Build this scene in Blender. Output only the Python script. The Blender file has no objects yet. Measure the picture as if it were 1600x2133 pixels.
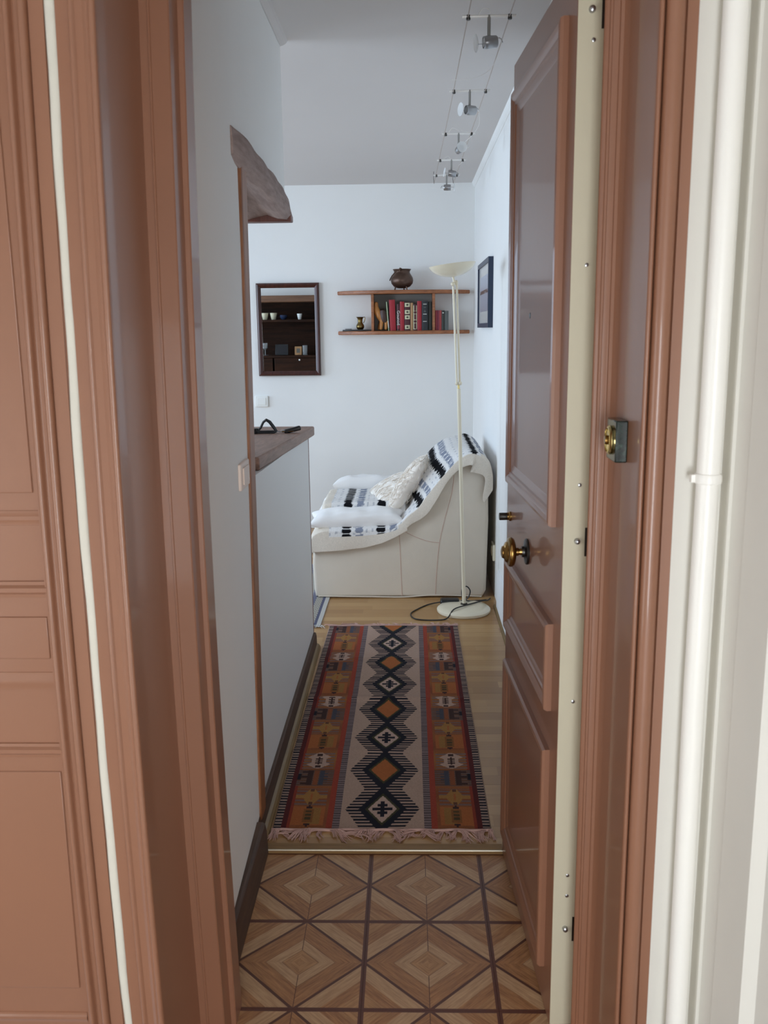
import bpy, bmesh, math, random
import numpy as np
from mathutils import Matrix, Vector
random.seed(7); rng = np.random.default_rng(7)
PI = math.pi
sc = bpy.context.scene
COL = sc.collection

# ---------------------------------------------------------------- camera
cd = bpy.data.cameras.new('camera')
cam = bpy.data.objects.new('camera', cd); COL.objects.link(cam)
cd.sensor_fit = 'VERTICAL'; cd.sensor_height = 36.0; cd.sensor_width = 36.0
cd.lens = 36.0 * 1889.0 / 2133.0
cd.clip_start = 0.05
cd.dof.use_dof = True; cd.dof.focus_distance = 4.6; cd.dof.aperture_fstop = 10.0
R = ((0.99959612, 0.00625424, 0.02772144), (0.02593647, 0.19789529, -0.97987997), (-0.01161435, 0.98020321, 0.19765315))
cam.matrix_world = Matrix(((R[0][0], R[0][1], R[0][2], 0), (R[1][0], R[1][1], R[1][2], 0), (R[2][0], R[2][1], R[2][2], 1.48), (0, 0, 0, 1)))
sc.camera = cam
# ---------------------------------------------------------------- world, light, exposure
sc.view_settings.view_transform = 'Standard'; sc.view_settings.look = 'None'
sc.view_settings.gamma = 1.0; sc.view_settings.use_curve_mapping = False
sc.view_settings.exposure = 0.0
w = bpy.data.worlds.new('sky'); sc.world = w; w.use_nodes = True
w.node_tree.nodes['Background'].inputs[0].default_value = (0.72, 0.86, 1.0, 1)
w.node_tree.nodes['Background'].inputs[1].default_value = 0.8

def area(name, loc, target, sx, sy, watts, col):
    l = bpy.data.lights.new(name, 'AREA'); l.shape = 'RECTANGLE'; l.size = sx; l.size_y = sy
    l.energy = watts; l.color = col
    o = bpy.data.objects.new(name, l); COL.objects.link(o)
    o.location = loc
    o.rotation_euler = (Vector(target) - Vector(loc)).to_track_quat('-Z', 'Z').to_euler()
    return o
# daylight through the living room window (left wall) and the stair landing window (left wall)
area('daylight_living_room', (-3.42, 5.55, 1.35), (-.3, 5.5, .45), 1.5, 1.9, 43, (0.58, 0.77, 1.0))
area('daylight_kitchen', (-3.42, 3.35, 1.6), (0, 3.6, 1.0), 1.1, 1.3, 68, (0.66, 0.82, 1.0))
area('daylight_landing', (-1.66, 0.15, .85), (0.5, 0.3, .75), 1.3, 1.3, 15, (1.0, 0.985, 0.955))
area('fill_landing_rear', (0.20, -1.27, 0.85), (0.0, 1.5, .9), .6, 1.3, 37, (0.90, 0.95, 1.0))  # added fill from behind the camera; the solid rear wall has no window
sc.cycles.max_bounces = 16; sc.cycles.diffuse_bounces = 10

# ---------------------------------------------------------------- helpers
def lin(c):
    return tuple(((v / 255) / 12.92) if v / 255 <= 0.04045 else (((v / 255) + 0.055) / 1.055) ** 2.4 for v in c)

class Nodes:
    def __init__(s, name):
        s.m = bpy.data.materials.new(name); s.m.use_nodes = True
        s.t = s.m.node_tree; s.b = s.t.nodes['Principled BSDF']
    def n(s, typ, **kw):
        x = s.t.nodes.new(typ)
        for k, v in kw.items(): setattr(x, k, v)
        return x
    def link(s, a, b): s.t.links.new(a, b)
    def put(s, sock, v):
        if hasattr(v, 'is_linked') or isinstance(v, bpy.types.NodeSocket): s.link(v, sock)
        else: sock.default_value = v
    def M(s, op, a, b=0.0, c=0.0):
        x = s.n('ShaderNodeMath', operation=op)
        s.put(x.inputs[0], a); s.put(x.inputs[1], b)
        if len(x.inputs) > 2: s.put(x.inputs[2], c)
        return x.outputs[0]
    def mix(s, f, a, b):
        x = s.n('ShaderNodeMix', data_type='RGBA')
        s.put(x.inputs[0], f)
        s.put(x.inputs[6], a if not isinstance(a, tuple) else (*a[:3], 1))
        s.put(x.inputs[7], b if not isinstance(b, tuple) else (*b[:3], 1))
        return x.outputs[2]
    def coord(s, kind='Object'): return s.n('ShaderNodeTexCoord').outputs[kind]
    def noise(s, vec, scale, detail=3, rough=.5):
        x = s.n('ShaderNodeTexNoise'); x.inputs['Scale'].default_value = scale
        x.inputs['Detail'].default_value = detail; x.inputs['Roughness'].default_value = rough
        s.link(vec, x.inputs['Vector']); return x.outputs[0]
    def mapping(s, vec, scale=(1, 1, 1), rot=(0, 0, 0)):
        x = s.n('ShaderNodeMapping'); x.inputs['Scale'].default_value = scale; x.inputs['Rotation'].default_value = rot
        s.link(vec, x.inputs['Vector']); return x.outputs[0]
    def bump(s, h, strength, dist=0.002):
        x = s.n('ShaderNodeBump'); x.inputs['Strength'].default_value = strength; x.inputs['Distance'].default_value = dist
        s.link(h, x.inputs['Height']); s.link(x.outputs[0], s.b.inputs['Normal'])
    def ramp(s, f, stops):
        x = s.n('ShaderNodeValToRGB'); e = x.color_ramp.elements
        while len(e) < len(stops): e.new(0.5)
        for i, (p, c) in enumerate(stops): e[i].position = p; e[i].color = (*c, 1)
        s.link(f, x.inputs[0]); return x.outputs[0]
    def col(s, v): s.put(s.b.inputs['Base Color'], v)
    def sep(s, v):
        x = s.n('ShaderNodeSeparateXYZ'); s.link(v, x.inputs[0]); return x.outputs

def paint(name, c, rough=.5, var=.06, scale=6, bump=0.0, bscale=60, metal=0.0, coat=0.0):
    k = Nodes(name); c = lin(c)
    v = k.coord('Object')
    f = k.noise(v, scale, 4)
    a = tuple(x * (1 - var) for x in c); b = tuple(min(1, x * (1 + var)) for x in c)
    k.col(k.mix(f, a, b))
    k.b.inputs['Roughness'].default_value = rough; k.b.inputs['Metallic'].default_value = metal
    k.b.inputs['Coat Weight'].default_value = coat; k.b.inputs['Coat Roughness'].default_value = .12
    if bump: k.bump(k.noise(v, bscale, 4), bump, .003)
    return k.m

def wood(name, dark, light, axis=0, scale=3.0, stretch=14, rough=.45, bump=.05):
    k = Nodes(name); v = k.coord('Object')
    s = [scale * stretch] * 3; s[axis] = scale
    g = k.noise(k.mapping(v, tuple(s)), 1.0, 6, .62)
    g2 = k.noise(k.mapping(v, tuple(x * 4 for x in s)), 1.0, 3)
    f = k.M('ADD', k.M('MULTIPLY', g, .75), k.M('MULTIPLY', g2, .25))
    k.col(k.ramp(f, [(.32, lin(dark)), (.68, lin(light))]))
    k.b.inputs['Roughness'].default_value = rough
    if bump: k.bump(f, bump, .002)
    return k.m

def attr_mat(name, rough=.9, bscale=900, bump=.25):
    k = Nodes(name)
    a = k.n('ShaderNodeAttribute'); a.attribute_name = 'weave'
    v = k.coord('Object')
    n = k.noise(v, 220, 2)
    mul = k.n('ShaderNodeMix', data_type='RGBA', blend_type='MULTIPLY'); mul.inputs[0].default_value = .35
    k.link(a.outputs['Color'], mul.inputs[6]); k.link(k.ramp(n, [(.3, (.55, .55, .55)), (.7, (1, 1, 1))]), mul.inputs[7])
    k.col(mul.outputs[2]); k.b.inputs['Roughness'].default_value = rough
    k.b.inputs['Specular IOR Level'].default_value = .15
    k.bump(k.noise(v, bscale, 2), bump, .002)
    return k.m

WL = {}
def tag(o, label=None, cat=None, group=None, kind=None):
    if label: o['label'] = label
    if cat: o['category'] = cat
    if group: o['group'] = group
    if kind: o['kind'] = kind
    return o
def thing(name, label, cat, loc, group=None, kind=None):
    o = bpy.data.objects.new(name, None); COL.objects.link(o)
    o.location = loc; o.empty_display_size = .05; WL[o.name] = Vector(loc)
    return tag(o, label, cat, group, kind)

class MB:
    def __init__(s): s.bm = bmesh.new()
    def face(s, pts):
        return s.bm.faces.new([s.bm.verts.new(p) for p in pts])
    def box(s, x0, x1, y0, y1, z0, z1, M=None):
        v = [Vector((x, y, z)) for x in (x0, x1) for y in (y0, y1) for z in (z0, z1)]
        if M: v = [M @ p for p in v]
        b = [s.bm.verts.new(p) for p in v]
        for f in ((0, 1, 3, 2), (4, 6, 7, 5), (0, 4, 5, 1), (2, 3, 7, 6), (0, 2, 6, 4), (1, 5, 7, 3)):
            s.bm.faces.new([b[i] for i in f])
        return s
    def prism(s, pts, axis, cuts, warp=None, M=None):
        """polygon pts swept along axis ('x','y','z') through the list of cut positions"""
        rings = []
        for c in cuts:
            r = []
            for p in pts:
                if axis == 'z': q = Vector((p[0], p[1], c))
                elif axis == 'y': q = Vector((p[0], c, p[1]))
                else: q = Vector((c, p[0], p[1]))
                if warp: q = Vector(warp(q))
                if M: q = M @ q
                r.append(s.bm.verts.new(q))
            rings.append(r)
        n = len(pts)
        for a, b in zip(rings, rings[1:]):
            for i in range(n):
                s.bm.faces.new((a[i], a[(i + 1) % n], b[(i + 1) % n], b[i]))
        s.bm.faces.new(rings[0]); s.bm.faces.new(rings[-1])
        return s
    def lathe(s, prof, seg=32, M=None, close=True):
        rings = []
        for r, z in prof:
            ring = []
            for i in range(seg):
                a = 2 * PI * i / seg
                q = Vector((r * math.cos(a), r * math.sin(a), z))
                ring.append(s.bm.verts.new(M @ q if M else q))
            rings.append(ring)
        for a, b in zip(rings, rings[1:]):
            for i in range(seg):
                s.bm.faces.new((a[i], a[(i + 1) % seg], b[(i + 1) % seg], b[i]))
        if close:
            s.bm.faces.new(rings[0]); s.bm.faces.new(rings[-1])
        return s
    def tube(s, pts, r, seg=8, cap=True, flat=1.0):
        pts = [Vector(p) for p in pts]; rings = []
        rr = r if isinstance(r, (list, tuple)) else [r] * len(pts)
        up = None
        for i, p in enumerate(pts):
            d = (pts[min(i + 1, len(pts) - 1)] - pts[max(i - 1, 0)]).normalized()
            if up is None: up = Vector((0, 0, 1)) if abs(d.z) < .9 else Vector((1, 0, 0))
            a = d.cross(up)
            if a.length < 1e-6: a = d.orthogonal()
            a.normalize(); b = a.cross(d).normalized(); up = b
            rings.append([s.bm.verts.new(p + (a * math.cos(2 * PI * k / seg) + b * math.sin(2 * PI * k / seg) * flat) * rr[i]) for k in range(seg)])
        for a, b in zip(rings, rings[1:]):
            for i in range(seg): s.bm.faces.new((a[i], a[(i + 1) % seg], b[(i + 1) % seg], b[i]))
        if cap: s.bm.faces.new(rings[0]); s.bm.faces.new(rings[-1])
        return s
    def ball(s, c, r, seg=16, scale=(1, 1, 1), M=None):
        prof = [(max(1e-5, math.sin(PI * i / (seg // 2))) * r, -math.cos(PI * i / (seg // 2)) * r) for i in range(seg // 2 + 1)]
        T = Matrix.Translation(c) @ (M or Matrix()) @ Matrix.Diagonal((*scale, 1))
        return s.lathe(prof, seg, T)
    def grid(s, P):
        """P: array (n,m,3)"""
        n, m = P.shape[:2]
        v = [[s.bm.verts.new(P[i, j]) for j in range(m)] for i in range(n)]
        for i in range(n - 1):
            for j in range(m - 1):
                s.bm.faces.new((v[i][j], v[i + 1][j], v[i + 1][j + 1], v[i][j + 1]))
        return s
    def build(s, name, mat, parent=None, smooth=False, bevel=0, seg=2, label=None, cat=None, group=None, kind=None, sub=0, angle=35, origin=None):
        bm = s.bm
        bmesh.ops.remove_doubles(bm, verts=bm.verts, dist=1e-6)
        bmesh.ops.recalc_face_normals(bm, faces=bm.faces)
        if parent is not None: off = WL[parent.name]
        elif origin is not None: off = Vector(origin)
        else:
            co = [v.co for v in bm.verts]
            off = Vector((sum(c.x for c in co) / len(co), sum(c.y for c in co) / len(co), min(c.z for c in co)))
        bmesh.ops.translate(bm, vec=-off, verts=bm.verts)
        me = bpy.data.meshes.new(name); bm.to_mesh(me); bm.free()
        o = bpy.data.objects.new(name, me); COL.objects.link(o)
        me.materials.append(mat)
        if parent is not None: o.parent = parent
        else: o.location = off
        WL[o.name] = off
        if bevel:
            b = o.modifiers.new('bevel', 'BEVEL'); b.width = bevel; b.segments = seg; b.limit_method = 'ANGLE'; b.angle_limit = math.radians(30)
        if sub:
            b = o.modifiers.new('sub', 'SUBSURF'); b.levels = sub; b.render_levels = sub
        if smooth or bevel:
            for p in me.polygons: p.use_smooth = True
            me.set_sharp_from_angle(angle=math.radians(angle))
        return tag(o, label, cat, group, kind)

def struct(name, mb, mat, parent=None, label=None, **kw):
    return mb.build(name, mat, parent, kind='structure', label=label, **kw)
def arc(cx, cy, r, a0, a1, n):
    return [(cx + r * math.cos(math.radians(a0 + (a1 - a0) * i / n)), cy + r * math.sin(math.radians(a0 + (a1 - a0) * i / n))) for i in range(n + 1)]
def lerp(a, b, t): return a + (b - a) * t

# ---------------------------------------------------------------- materials
M_terra = paint('terracotta_gloss_paint', (138, 94, 71), rough=.42, var=.05, scale=5, bump=.05, bscale=35, coat=.36)
M_terra.node_tree.nodes['Principled BSDF'].inputs['Coat Roughness'].default_value = .07
M_white = paint('white_wall_plaster', (235, 235, 233), rough=.85, var=.025, scale=3, bump=.12, bscale=40)
M_ceil = paint('ceiling_paint', (210, 206, 204), rough=.9, var=.02, scale=2, bump=.05)
M_cream = paint('cream_landing_plaster', (228, 226, 219), rough=.6, var=.03, scale=7, bump=.2, bscale=25)
M_pipe = paint('white_gloss_pipe_paint', (240, 238, 233), rough=.35, var=.02, bump=.08, bscale=30)
M_strip = paint('dirty_white_plaster', (202, 198, 187), rough=.7, var=.05, scale=18, bump=.3, bscale=60)
M_cornice = paint('white_trim_paint', (238, 240, 242), rough=.5, var=.01)
M_plate = paint('cream_steel_plate', (200, 193, 170), rough=.5, var=.02, bump=.03)
M_steel = paint('brushed_steel', (170, 170, 172), rough=.3, var=.1, metal=1)
M_dsteel = paint('dark_steel', (80, 78, 76), rough=.4, var=.1, metal=1)
M_brass = paint('aged_brass', (158, 124, 72), rough=.24, var=.15, scale=20, metal=1)
M_brass2 = paint('polished_brass', (214, 194, 134), rough=.18, var=.1, scale=30, metal=1)
M_bronze = paint('dark_bronze', (92, 72, 62), rough=.38, var=.2, scale=15, metal=.75)
M_jug = paint('old_brass', (128, 108, 66), rough=.3, var=.2, scale=20, metal=1)
M_black = paint('black_plastic', (22, 22, 24), rough=.4, var=.1)
M_ivory = paint('ivory_enamel', (226, 216, 192), rough=.3, var=.01, coat=.3)
M_whplastic = paint('white_plastic', (238, 238, 234), rough=.35, var=.01)
M_pinkpl = paint('aged_white_plastic', (226, 208, 196), rough=.4, var=.01)
M_panel = paint('white_melamine', (224, 224, 223), rough=.5, var=.012, scale=3)
M_shelfback = paint('dark_grey_backing', (150, 146, 140), rough=.9, var=.05)
M_canvas = paint('beige_canvas', (213, 203, 188), rough=.95, var=.05, scale=8, bump=.35, bscale=500)
M_whcloth = paint('white_cotton', (236, 234, 232), rough=.95, var=.03, scale=10, bump=.3, bscale=60)
M_fur = paint('shaggy_cream_cloth', (236, 228, 218), rough=1, var=.04, scale=30, bump=.2, bscale=90)
M_seam = paint('pink_stitching', (198, 168, 154), rough=.9, var=.05)
M_fringe = paint('pinkish_cotton_fringe', (194, 158, 148), rough=1, var=.12, scale=60)
M_whfringe = paint('white_cotton_fringe', (205, 203, 200), rough=1, var=.12, scale=60)
M_skirt = wood('dark_brown_skirting', (58, 40, 31), (92, 66, 50), axis=1, rough=.6)
M_tanstrip = wood('tan_floor_bead', (106, 84, 52), (140, 114, 74), axis=1)
M_post = wood('oak_post', (112, 68, 38), (160, 104, 66), axis=2, rough=.45)
M_beam = wood('weathered_beam', (126, 106, 100), (178, 156, 148), axis=1, scale=2.5, stretch=8, rough=.8, bump=.3)
M_top = wood('worktop_brown', (106, 78, 64), (152, 116, 98), axis=1, scale=4, stretch=10, rough=.5)
M_shelf = wood('orange_pine', (120, 72, 42), (176, 112, 72), axis=0, scale=3, rough=.4)
M_edge = wood('reddish_edge_band', (96, 56, 48), (120, 74, 62), axis=2)
M_dark = wood('dark_walnut', (30, 17, 11), (62, 36, 22), axis=0, rough=.6)
M_dark.node_tree.nodes['Principled BSDF'].inputs['Specular IOR Level'].default_value = .12
M_frame = wood('mahogany_frame', (46, 20, 18), (80, 40, 34), axis=2, rough=.3)
M_carve = wood('carved_light_wood', (150, 86, 36), (206, 142, 74), axis=2, scale=12, stretch=5)
M_carved = wood('carved_dark_wood', (44, 28, 24), (84, 54, 44), axis=2, scale=12, stretch=5)
M_bluefr = paint('blue_black_frame', (38, 52, 76), rough=.35, var=.05)
M_cable = paint('tinned_copper_cable', (176, 162, 152), rough=.5)

def mirror_mat():
    k = Nodes('mirror_silver'); k.col((.80, .82, .82, 1)); k.b.inputs['Metallic'].default_value = 1; k.b.inputs['Roughness'].default_value = .012
    return k.m
M_mirror = mirror_mat()
def frost_mat():
    k = Nodes('frosted_disc_glass'); k.col((.92, .93, .93, 1)); k.b.inputs['Transmission Weight'].default_value = .45
    k.b.inputs['Roughness'].default_value = .25; k.b.inputs['IOR'].default_value = 1.2
    return k.m
M_frost = frost_mat()
def glass_mat():
    k = Nodes('clear_glass'); k.col((.97, .98, .98, 1)); k.b.inputs['Transmission Weight'].default_value = .92
    k.b.inputs['Roughness'].default_value = .12; k.b.inputs['IOR'].default_value = 1.3
    return k.m
M_glass = glass_mat()
def marble():
    k = Nodes('green_marble'); v = k.coord()
    n = k.noise(v, 90, 8, .7); n2 = k.noise(v, 25, 5, .6)
    f = k.M('ADD', k.M('MULTIPLY', n, .6), k.M('MULTIPLY', n2, .4))
    k.col(k.ramp(f, [(.38, lin((9, 15, 13))), (.54, lin((26, 42, 35))), (.72, lin((96, 116, 104)))]))
    k.b.inputs['Roughness'].default_value = .12
    return k.m
M_marble = marble()

def tile_mat(h):
    k = Nodes('parquet_print_tile'); x, y, z = k.sep(k.coord())
    ax = k.M('ABSOLUTE', x); ay = k.M('ABSOLUTE', y)
    t = k.M('DIVIDE', k.M('ADD', ax, ay), h)
    u = k.M('SUBTRACT', ax, ay)
    q = k.M('ADD', k.M('MULTIPLY', k.M('SIGN', x), 3.0), k.M('MULTIPLY', k.M('SIGN', y), 7.0))
    oi = k.n('ShaderNodeObjectInfo').outputs['Random']
    def at(lo, hi):  # 1 inside t band
        return k.M('MULTIPLY', k.M('GREATER_THAN', t, lo), k.M('LESS_THAN', t, hi))
    band = k.M('FLOOR', k.M('MULTIPLY', t, 4.0))
    cx = k.n('ShaderNodeCombineXYZ')
    k.put(cx.inputs[0], k.M('MULTIPLY', u, 14.0)); k.put(cx.inputs[1], k.M('MULTIPLY', t, 26.0))
    k.put(cx.inputs[2], k.M('ADD', k.M('ADD', q, k.M('MULTIPLY', oi, 31.0)), band))
    g = k.noise(cx.outputs[0], 1.0, 5, .6)
    c_l = k.ramp(g, [(.3, lin((160, 123, 89))), (.7, lin((196, 160, 122)))])
    c_m = k.ramp(g, [(.3, lin((142, 100, 64))), (.7, lin((188, 144, 100)))])
    c_d = k.ramp(g, [(.3, lin((128, 84, 52))), (.7, lin((178, 130, 86)))])
    c = c_m
    c = k.mix(at(.29, .54), c, c_l)
    c = k.mix(at(.54, .97), c, c_d)
    c = k.mix(at(1.03, 1.36), c, c_l)
    c = k.mix(at(1.36, 1.62), c, c_d)
    dark = lin((86, 50, 36))
    mit = k.M('MULTIPLY', k.M('LESS_THAN', ax, .0009), at(.29, .97))
    c = k.mix(mit, c, dark)
    c = k.mix(at(.965, 1.03), c, dark)
    thin = k.M('ADD', at(.28, .295), at(.535, .548))
    c = k.mix(k.M('MULTIPLY', thin, .55), c, dark)
    edge = k.M('GREATER_THAN', k.M('MAXIMUM', ax, ay), h - .0062)
    c = k.mix(edge, c, lin((92, 52, 38)))
    k.col(c); k.b.inputs['Roughness'].default_value = .42
    k.bump(g, .05, .001)
    return k.m

def plank_mat():
    k = Nodes('three_strip_laminate'); g_ = k.n('ShaderNodeNewGeometry').outputs['Position']
    x, y, z = k.sep(g_)
    row = k.M('FLOOR', k.M('DIVIDE', k.M('SUBTRACT', y, 2.367), .0633))
    wn = k.n('ShaderNodeTexWhiteNoise', noise_dimensions='1D'); k.put(wn.inputs['W'], row)
    cell = k.M('FLOOR', k.M('ADD', k.M('DIVIDE', x, .31), k.M('MULTIPLY', wn.outputs['Value'], 7.0)))
    wn2 = k.n('ShaderNodeTexWhiteNoise', noise_dimensions='2D')
    cb = k.n('ShaderNodeCombineXYZ'); k.put(cb.inputs[0], row); k.put(cb.inputs[1], cell); k.link(cb.outputs[0], wn2.inputs['Vector'])
    base = k.ramp(wn2.outputs['Value'], [(0, lin((156, 115, 70))), (.5, lin((174, 134, 84))), (1, lin((190, 152, 102)))])
    cc = k.n('ShaderNodeCombineXYZ'); k.put(cc.inputs[0], k.M('MULTIPLY', x, 5.0)); k.put(cc.inputs[1], k.M('MULTIPLY', y, 90.0)); k.put(cc.inputs[2], k.M('MULTIPLY', row, 5.3))
    gr = k.noise(cc.outputs[0], 1.0, 4, .6)
    c = k.mix(k.M('MULTIPLY', gr, .5), base, lin((140, 98, 58)))
    fy = k.M('FRACT', k.M('DIVIDE', k.M('SUBTRACT', y, 2.367), .0633))
    c = k.mix(k.M('MULTIPLY', k.M('LESS_THAN', fy, .03), .4), c, lin((110, 76, 46)))
    k.col(c); k.b.inputs['Roughness'].default_value = .3
    return k.m

# ---------------------------------------------------------------- setting: floors
Zc = 2.48
M_lam = plank_mat()
mb = MB().box(-3.5, .52, 2.367, 6.75, -.08, .0095)
mb.box(-3.5, -.52, 2.367, 6.75, .0095, .0102)
laminate = struct('floor', mb, M_lam, label='light oak strip laminate floor of the flat beyond the runner')
r_ = 0
y = 2.369
M_plank_gap = M_lam
while y < 5.2:
    cuts = [-.5, -.5 + (.35 + .37 * (r_ * 0.618 % 1)), .468]
    for a, b in zip(cuts, cuts[1:]):
        MB().box(a + .0004, b - .0004, y + .0004, y + .1896, .0, .0105).build('plank', M_lam, laminate)
    y += .19; r_ += 1
T = .3058
M_tile = tile_mat(T / 2)
tiles = struct('floor.001', MB().box(-.60, .60, 1.15, 2.366, -.08, -.004), paint('tile_bed', (70, 44, 34)), label='parquet patterned tile floor inside the doorway')
tmesh = None
for ix in range(-2, 2):
    for iy in range(0, 3):
        cx = -.1137 + T * (ix + .5); cy = 1.7515 + T * (iy - 1 + .5)
        if iy == 2: pass
        if tmesh is None:
            o = MB().box(cx - T / 2 + .0003, cx + T / 2 - .0003, cy - T / 2 + .0003, cy + T / 2 - .0003, -.004, 0.0).build('tile', M_tile, None, origin=(cx, cy, 0))
            tmesh = o.data
        else:
            o = bpy.data.objects.new('tile', tmesh); COL.objects.link(o)
        o.parent = tiles; o.location = Vector((cx, cy, 0)) - WL[tiles.name]
struct('floor.002', MB().box(-1.75, .6, -1.3, 1.15, -.08, 0), paint('landing_floor', (150, 142, 132), rough=.6), label='landing floor in front of the doorway')
# threshold: wooden edge board and thin metal nosing
M_edgeb = wood('golden_edge_board', (122, 90, 52), (150, 116, 70), axis=0, rough=.6)
mb = MB().prism([(2.3625, .0), (2.3622, .0105), (2.364, .0126), (2.395, .0130), (2.398, .0108), (2.398, .0)], 'x', [-.436, .262])
struct('trim_1', mb, M_edgeb, label='golden wooden edge board between the tiles and the laminate')
mb = MB().prism([(2.3605, .0090), (2.3600, .0105), (2.3610, .0122), (2.3635, .0130), (2.3640, .0090)], 'x', [-.436, .262])
struct('trim_2', mb, paint('bright_metal_nosing', (214, 204, 184), rough=.35, metal=.8), label='thin bright metal nosing on the edge of the laminate')

# ---------------------------------------------------------------- setting: walls of the flat
def wallx(q):   # left corridor wall is a little out of true
    q.x += lerp(.018, -.002, min(1, max(0, (q.y - 1.70) / .8))) if q.x > -.5 else 0
    return q
mb = MB()
mb.prism([(-.443, 0), (-.443, Zc), (-.57, Zc), (-.57, 0)], 'y', [1.70, 1.9, 2.1, 2.3, 2.5], wallx)
mb.box(-.57, -.445, 2.5, 3.445, 1.955, Zc)
struct('wall_left', mb, M_white, label='white corridor wall left of the entrance with a lintel over the bar')
struct('wall_back', MB().box(-3.5, .6, 6.70, 6.80, 0, Zc), M_white, label='white back wall behind the mirror and the bookshelf')
struct('wall_right', MB().box(.475, .60, 1.76, 6.70, 0, Zc), M_white, label='white wall right of the armchair')
mb = MB().box(-3.6, -3.5, 2.3, 2.75, 0, Zc).box(-3.6, -3.5, 3.95, 4.75, 0, Zc).box(-3.6, -3.5, 2.75, 3.95, 0, .9).box(-3.6, -3.5, 2.75, 3.95, 2.3, Zc).box(-3.6, -3.5, 6.35, 6.8, 0, Zc).box(-3.6, -3.5, 4.75, 6.35, 0, .35).box(-3.6, -3.5, 4.75, 6.35, 2.35, Zc)
struct('wall_far_left', mb, M_white, label='window wall of the living room')
struct('wall_kitchen', MB().box(-3.5, -.57, 2.36, 2.46, 0, Zc), M_white, label='white kitchen wall behind the dresser')
mb = MB().box(-3.6, .6, 1.7, 6.8, Zc, Zc + .1)
struct('ceiling', mb, M_ceil, label='pale grey ceiling above the cable lights')
# cornice on right wall and small one at the lintel wall
cor = [(.476, 2.448), (.4715, 2.449), (.4695, 2.454), (.4655, 2.458), (.4605, 2.464), (.4585, 2.471), (.454, 2.4805), (.476, 2.4805)]
struct('trim_3', MB().prism(cor, 'y', [1.8, 5.0, 6.70]), M_white, label='white moulded cornice along the right wall', smooth=True)
cor2 = [(-.444, 2.462), (-.436, 2.464), (-.424, 2.470), (-.418, 2.4805), (-.444, 2.4805)]
struct('trim_4', MB().prism(cor2, 'y', [1.8, 3.45]), M_ceil, label='small cornice above the corridor wall')
# skirtings
mb = MB().prism([(-.43, 0), (-.412, 0), (-.414, .072), (-.418, .094), (-.425, .100), (-.445, .100)], 'y', [1.74, 2.362])
struct('baseboard_left', mb, M_skirt, label='dark brown skirting beside the tiles', bevel=.002)
mb = MB().prism([(-.455, .01), (-.437, .01), (-.438, .07), (-.442, .088), (-.455, .088)], 'y', [2.362, 4.055])
struct('baseboard_left.001', mb, M_skirt, label='dark brown skirting along the bar', bevel=.002)
mb = MB().prism([(-.437, .0105), (-.421, .0105), (-.422, .018), (-.428, .030), (-.437, .034)], 'y', [2.40, 4.055])
struct('trim_5', mb, M_tanstrip, label='tan floor bead between bar skirting and rug')
mb = MB().prism([(.476, .01), (.461, .01), (.461, .20), (.466, .216), (.468, .226), (.476, .228)], 'y', [2.36, 4.655])
struct('baseboard_right', mb, M_cornice, label='tall white baseboard at the right wall', bevel=.002)
mb = MB().prism([(.461, .0105), (.449, .0105), (.451, .018), (.455, .022), (.461, .024)], 'y', [2.40, 4.70])
struct('trim_6', mb, M_tanstrip, label='tan floor bead along the right wall')

struct('trim_12', MB().box(.468, .4755, 4.27, 4.36, .228, 1.50), M_white, label='thin white vertical batten on the right wall', bevel=.002)
# oak post at the wall end, weathered beam over the bar
def postw(q): q.y += (q.z - 1.2) * .055; return q
mb = MB().prism([(-.46, 2.475), (-.4385, 2.475), (-.4365, 2.482), (-.4365, 2.548), (-.439, 2.556), (-.46, 2.556)], 'z', [.075, .6, 1.2, 1.93], postw)
struct('trim_7', mb, M_post, label='brown wooden corner strip at the end of the white wall')
def beamw(q):
    t = (q.y - 2.40) / 1.08
    n = .0018 * math.sin(q.y * 11 + q.z * 40) + .0012 * math.sin(q.y * 29 + 2 + q.x * 30)
    n -= .008 * max(0, (t - .86) / .14) ** 2 if q.z > 1.95 else 0
    q.z += -.034 * t + n
    if q.x > -.45: q.x -= .017 * max(0, 1 - t / .10)
    q.x += .004 * math.sin(q.y * 9) + (n if q.x > -.45 else 0)
    return q
sec = [(-.43, 1.990), (-.4235, 1.982), (-.421, 1.95), (-.424, 1.918), (-.436, 1.905), (-.47, 1.909), (-.505, 1.922), (-.54, 1.915), (-.575, 1.905), (-.582, 1.94), (-.58, 2.0), (-.50, 2.0)]
cuts = [2.405 + 1.075 * i / 24 for i in range(25)]
beam = MB().prism(sec, 'y', cuts, beamw).build('wooden_beam', M_beam, smooth=True, angle=50, label='weathered grey brown wooden beam above the bar opening', cat='beam')
mb = MB().box(-.60, -.4215, 3.425, 3.484, 1.868, 1.892)
mb.build('beam_end_board', M_edge, beam, bevel=.004)

# ---------------------------------------------------------------- bar: panel and worktop
bar = thing('bar_counter', 'white panelled bar counter between corridor and kitchen', 'counter', (-.70, 3.3, 0))
def topz(y): return lerp(1.100, 1.052, (y - 2.75) / 1.35)
MB().prism([(2.556, .01), (4.052, .01), (4.052, topz(4.052) - .0425), (2.556, topz(2.556) - .0425)], 'x', [-.95, -.4525]).build('side_panel', M_panel, bar)
MB().prism([(4.052, .01), (4.062, .01), (4.062, topz(4.062) - .0425), (4.052, topz(4.052) - .0425)], 'x', [-.95, -.451]).build('edge_band', M_edge, bar)
wt = [(-.458, 2.745), (-.4275, 4.09), (-.432, 4.10), (-.96, 4.10), (-.96, 2.62), (-.47, 2.62), (-.47, 2.74)]
mb = MB(); lo = [mb.bm.verts.new((x, y, topz(y) - .042)) for x, y in wt]; hi = [mb.bm.verts.new((x, y, topz(y))) for x, y in wt]
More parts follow.
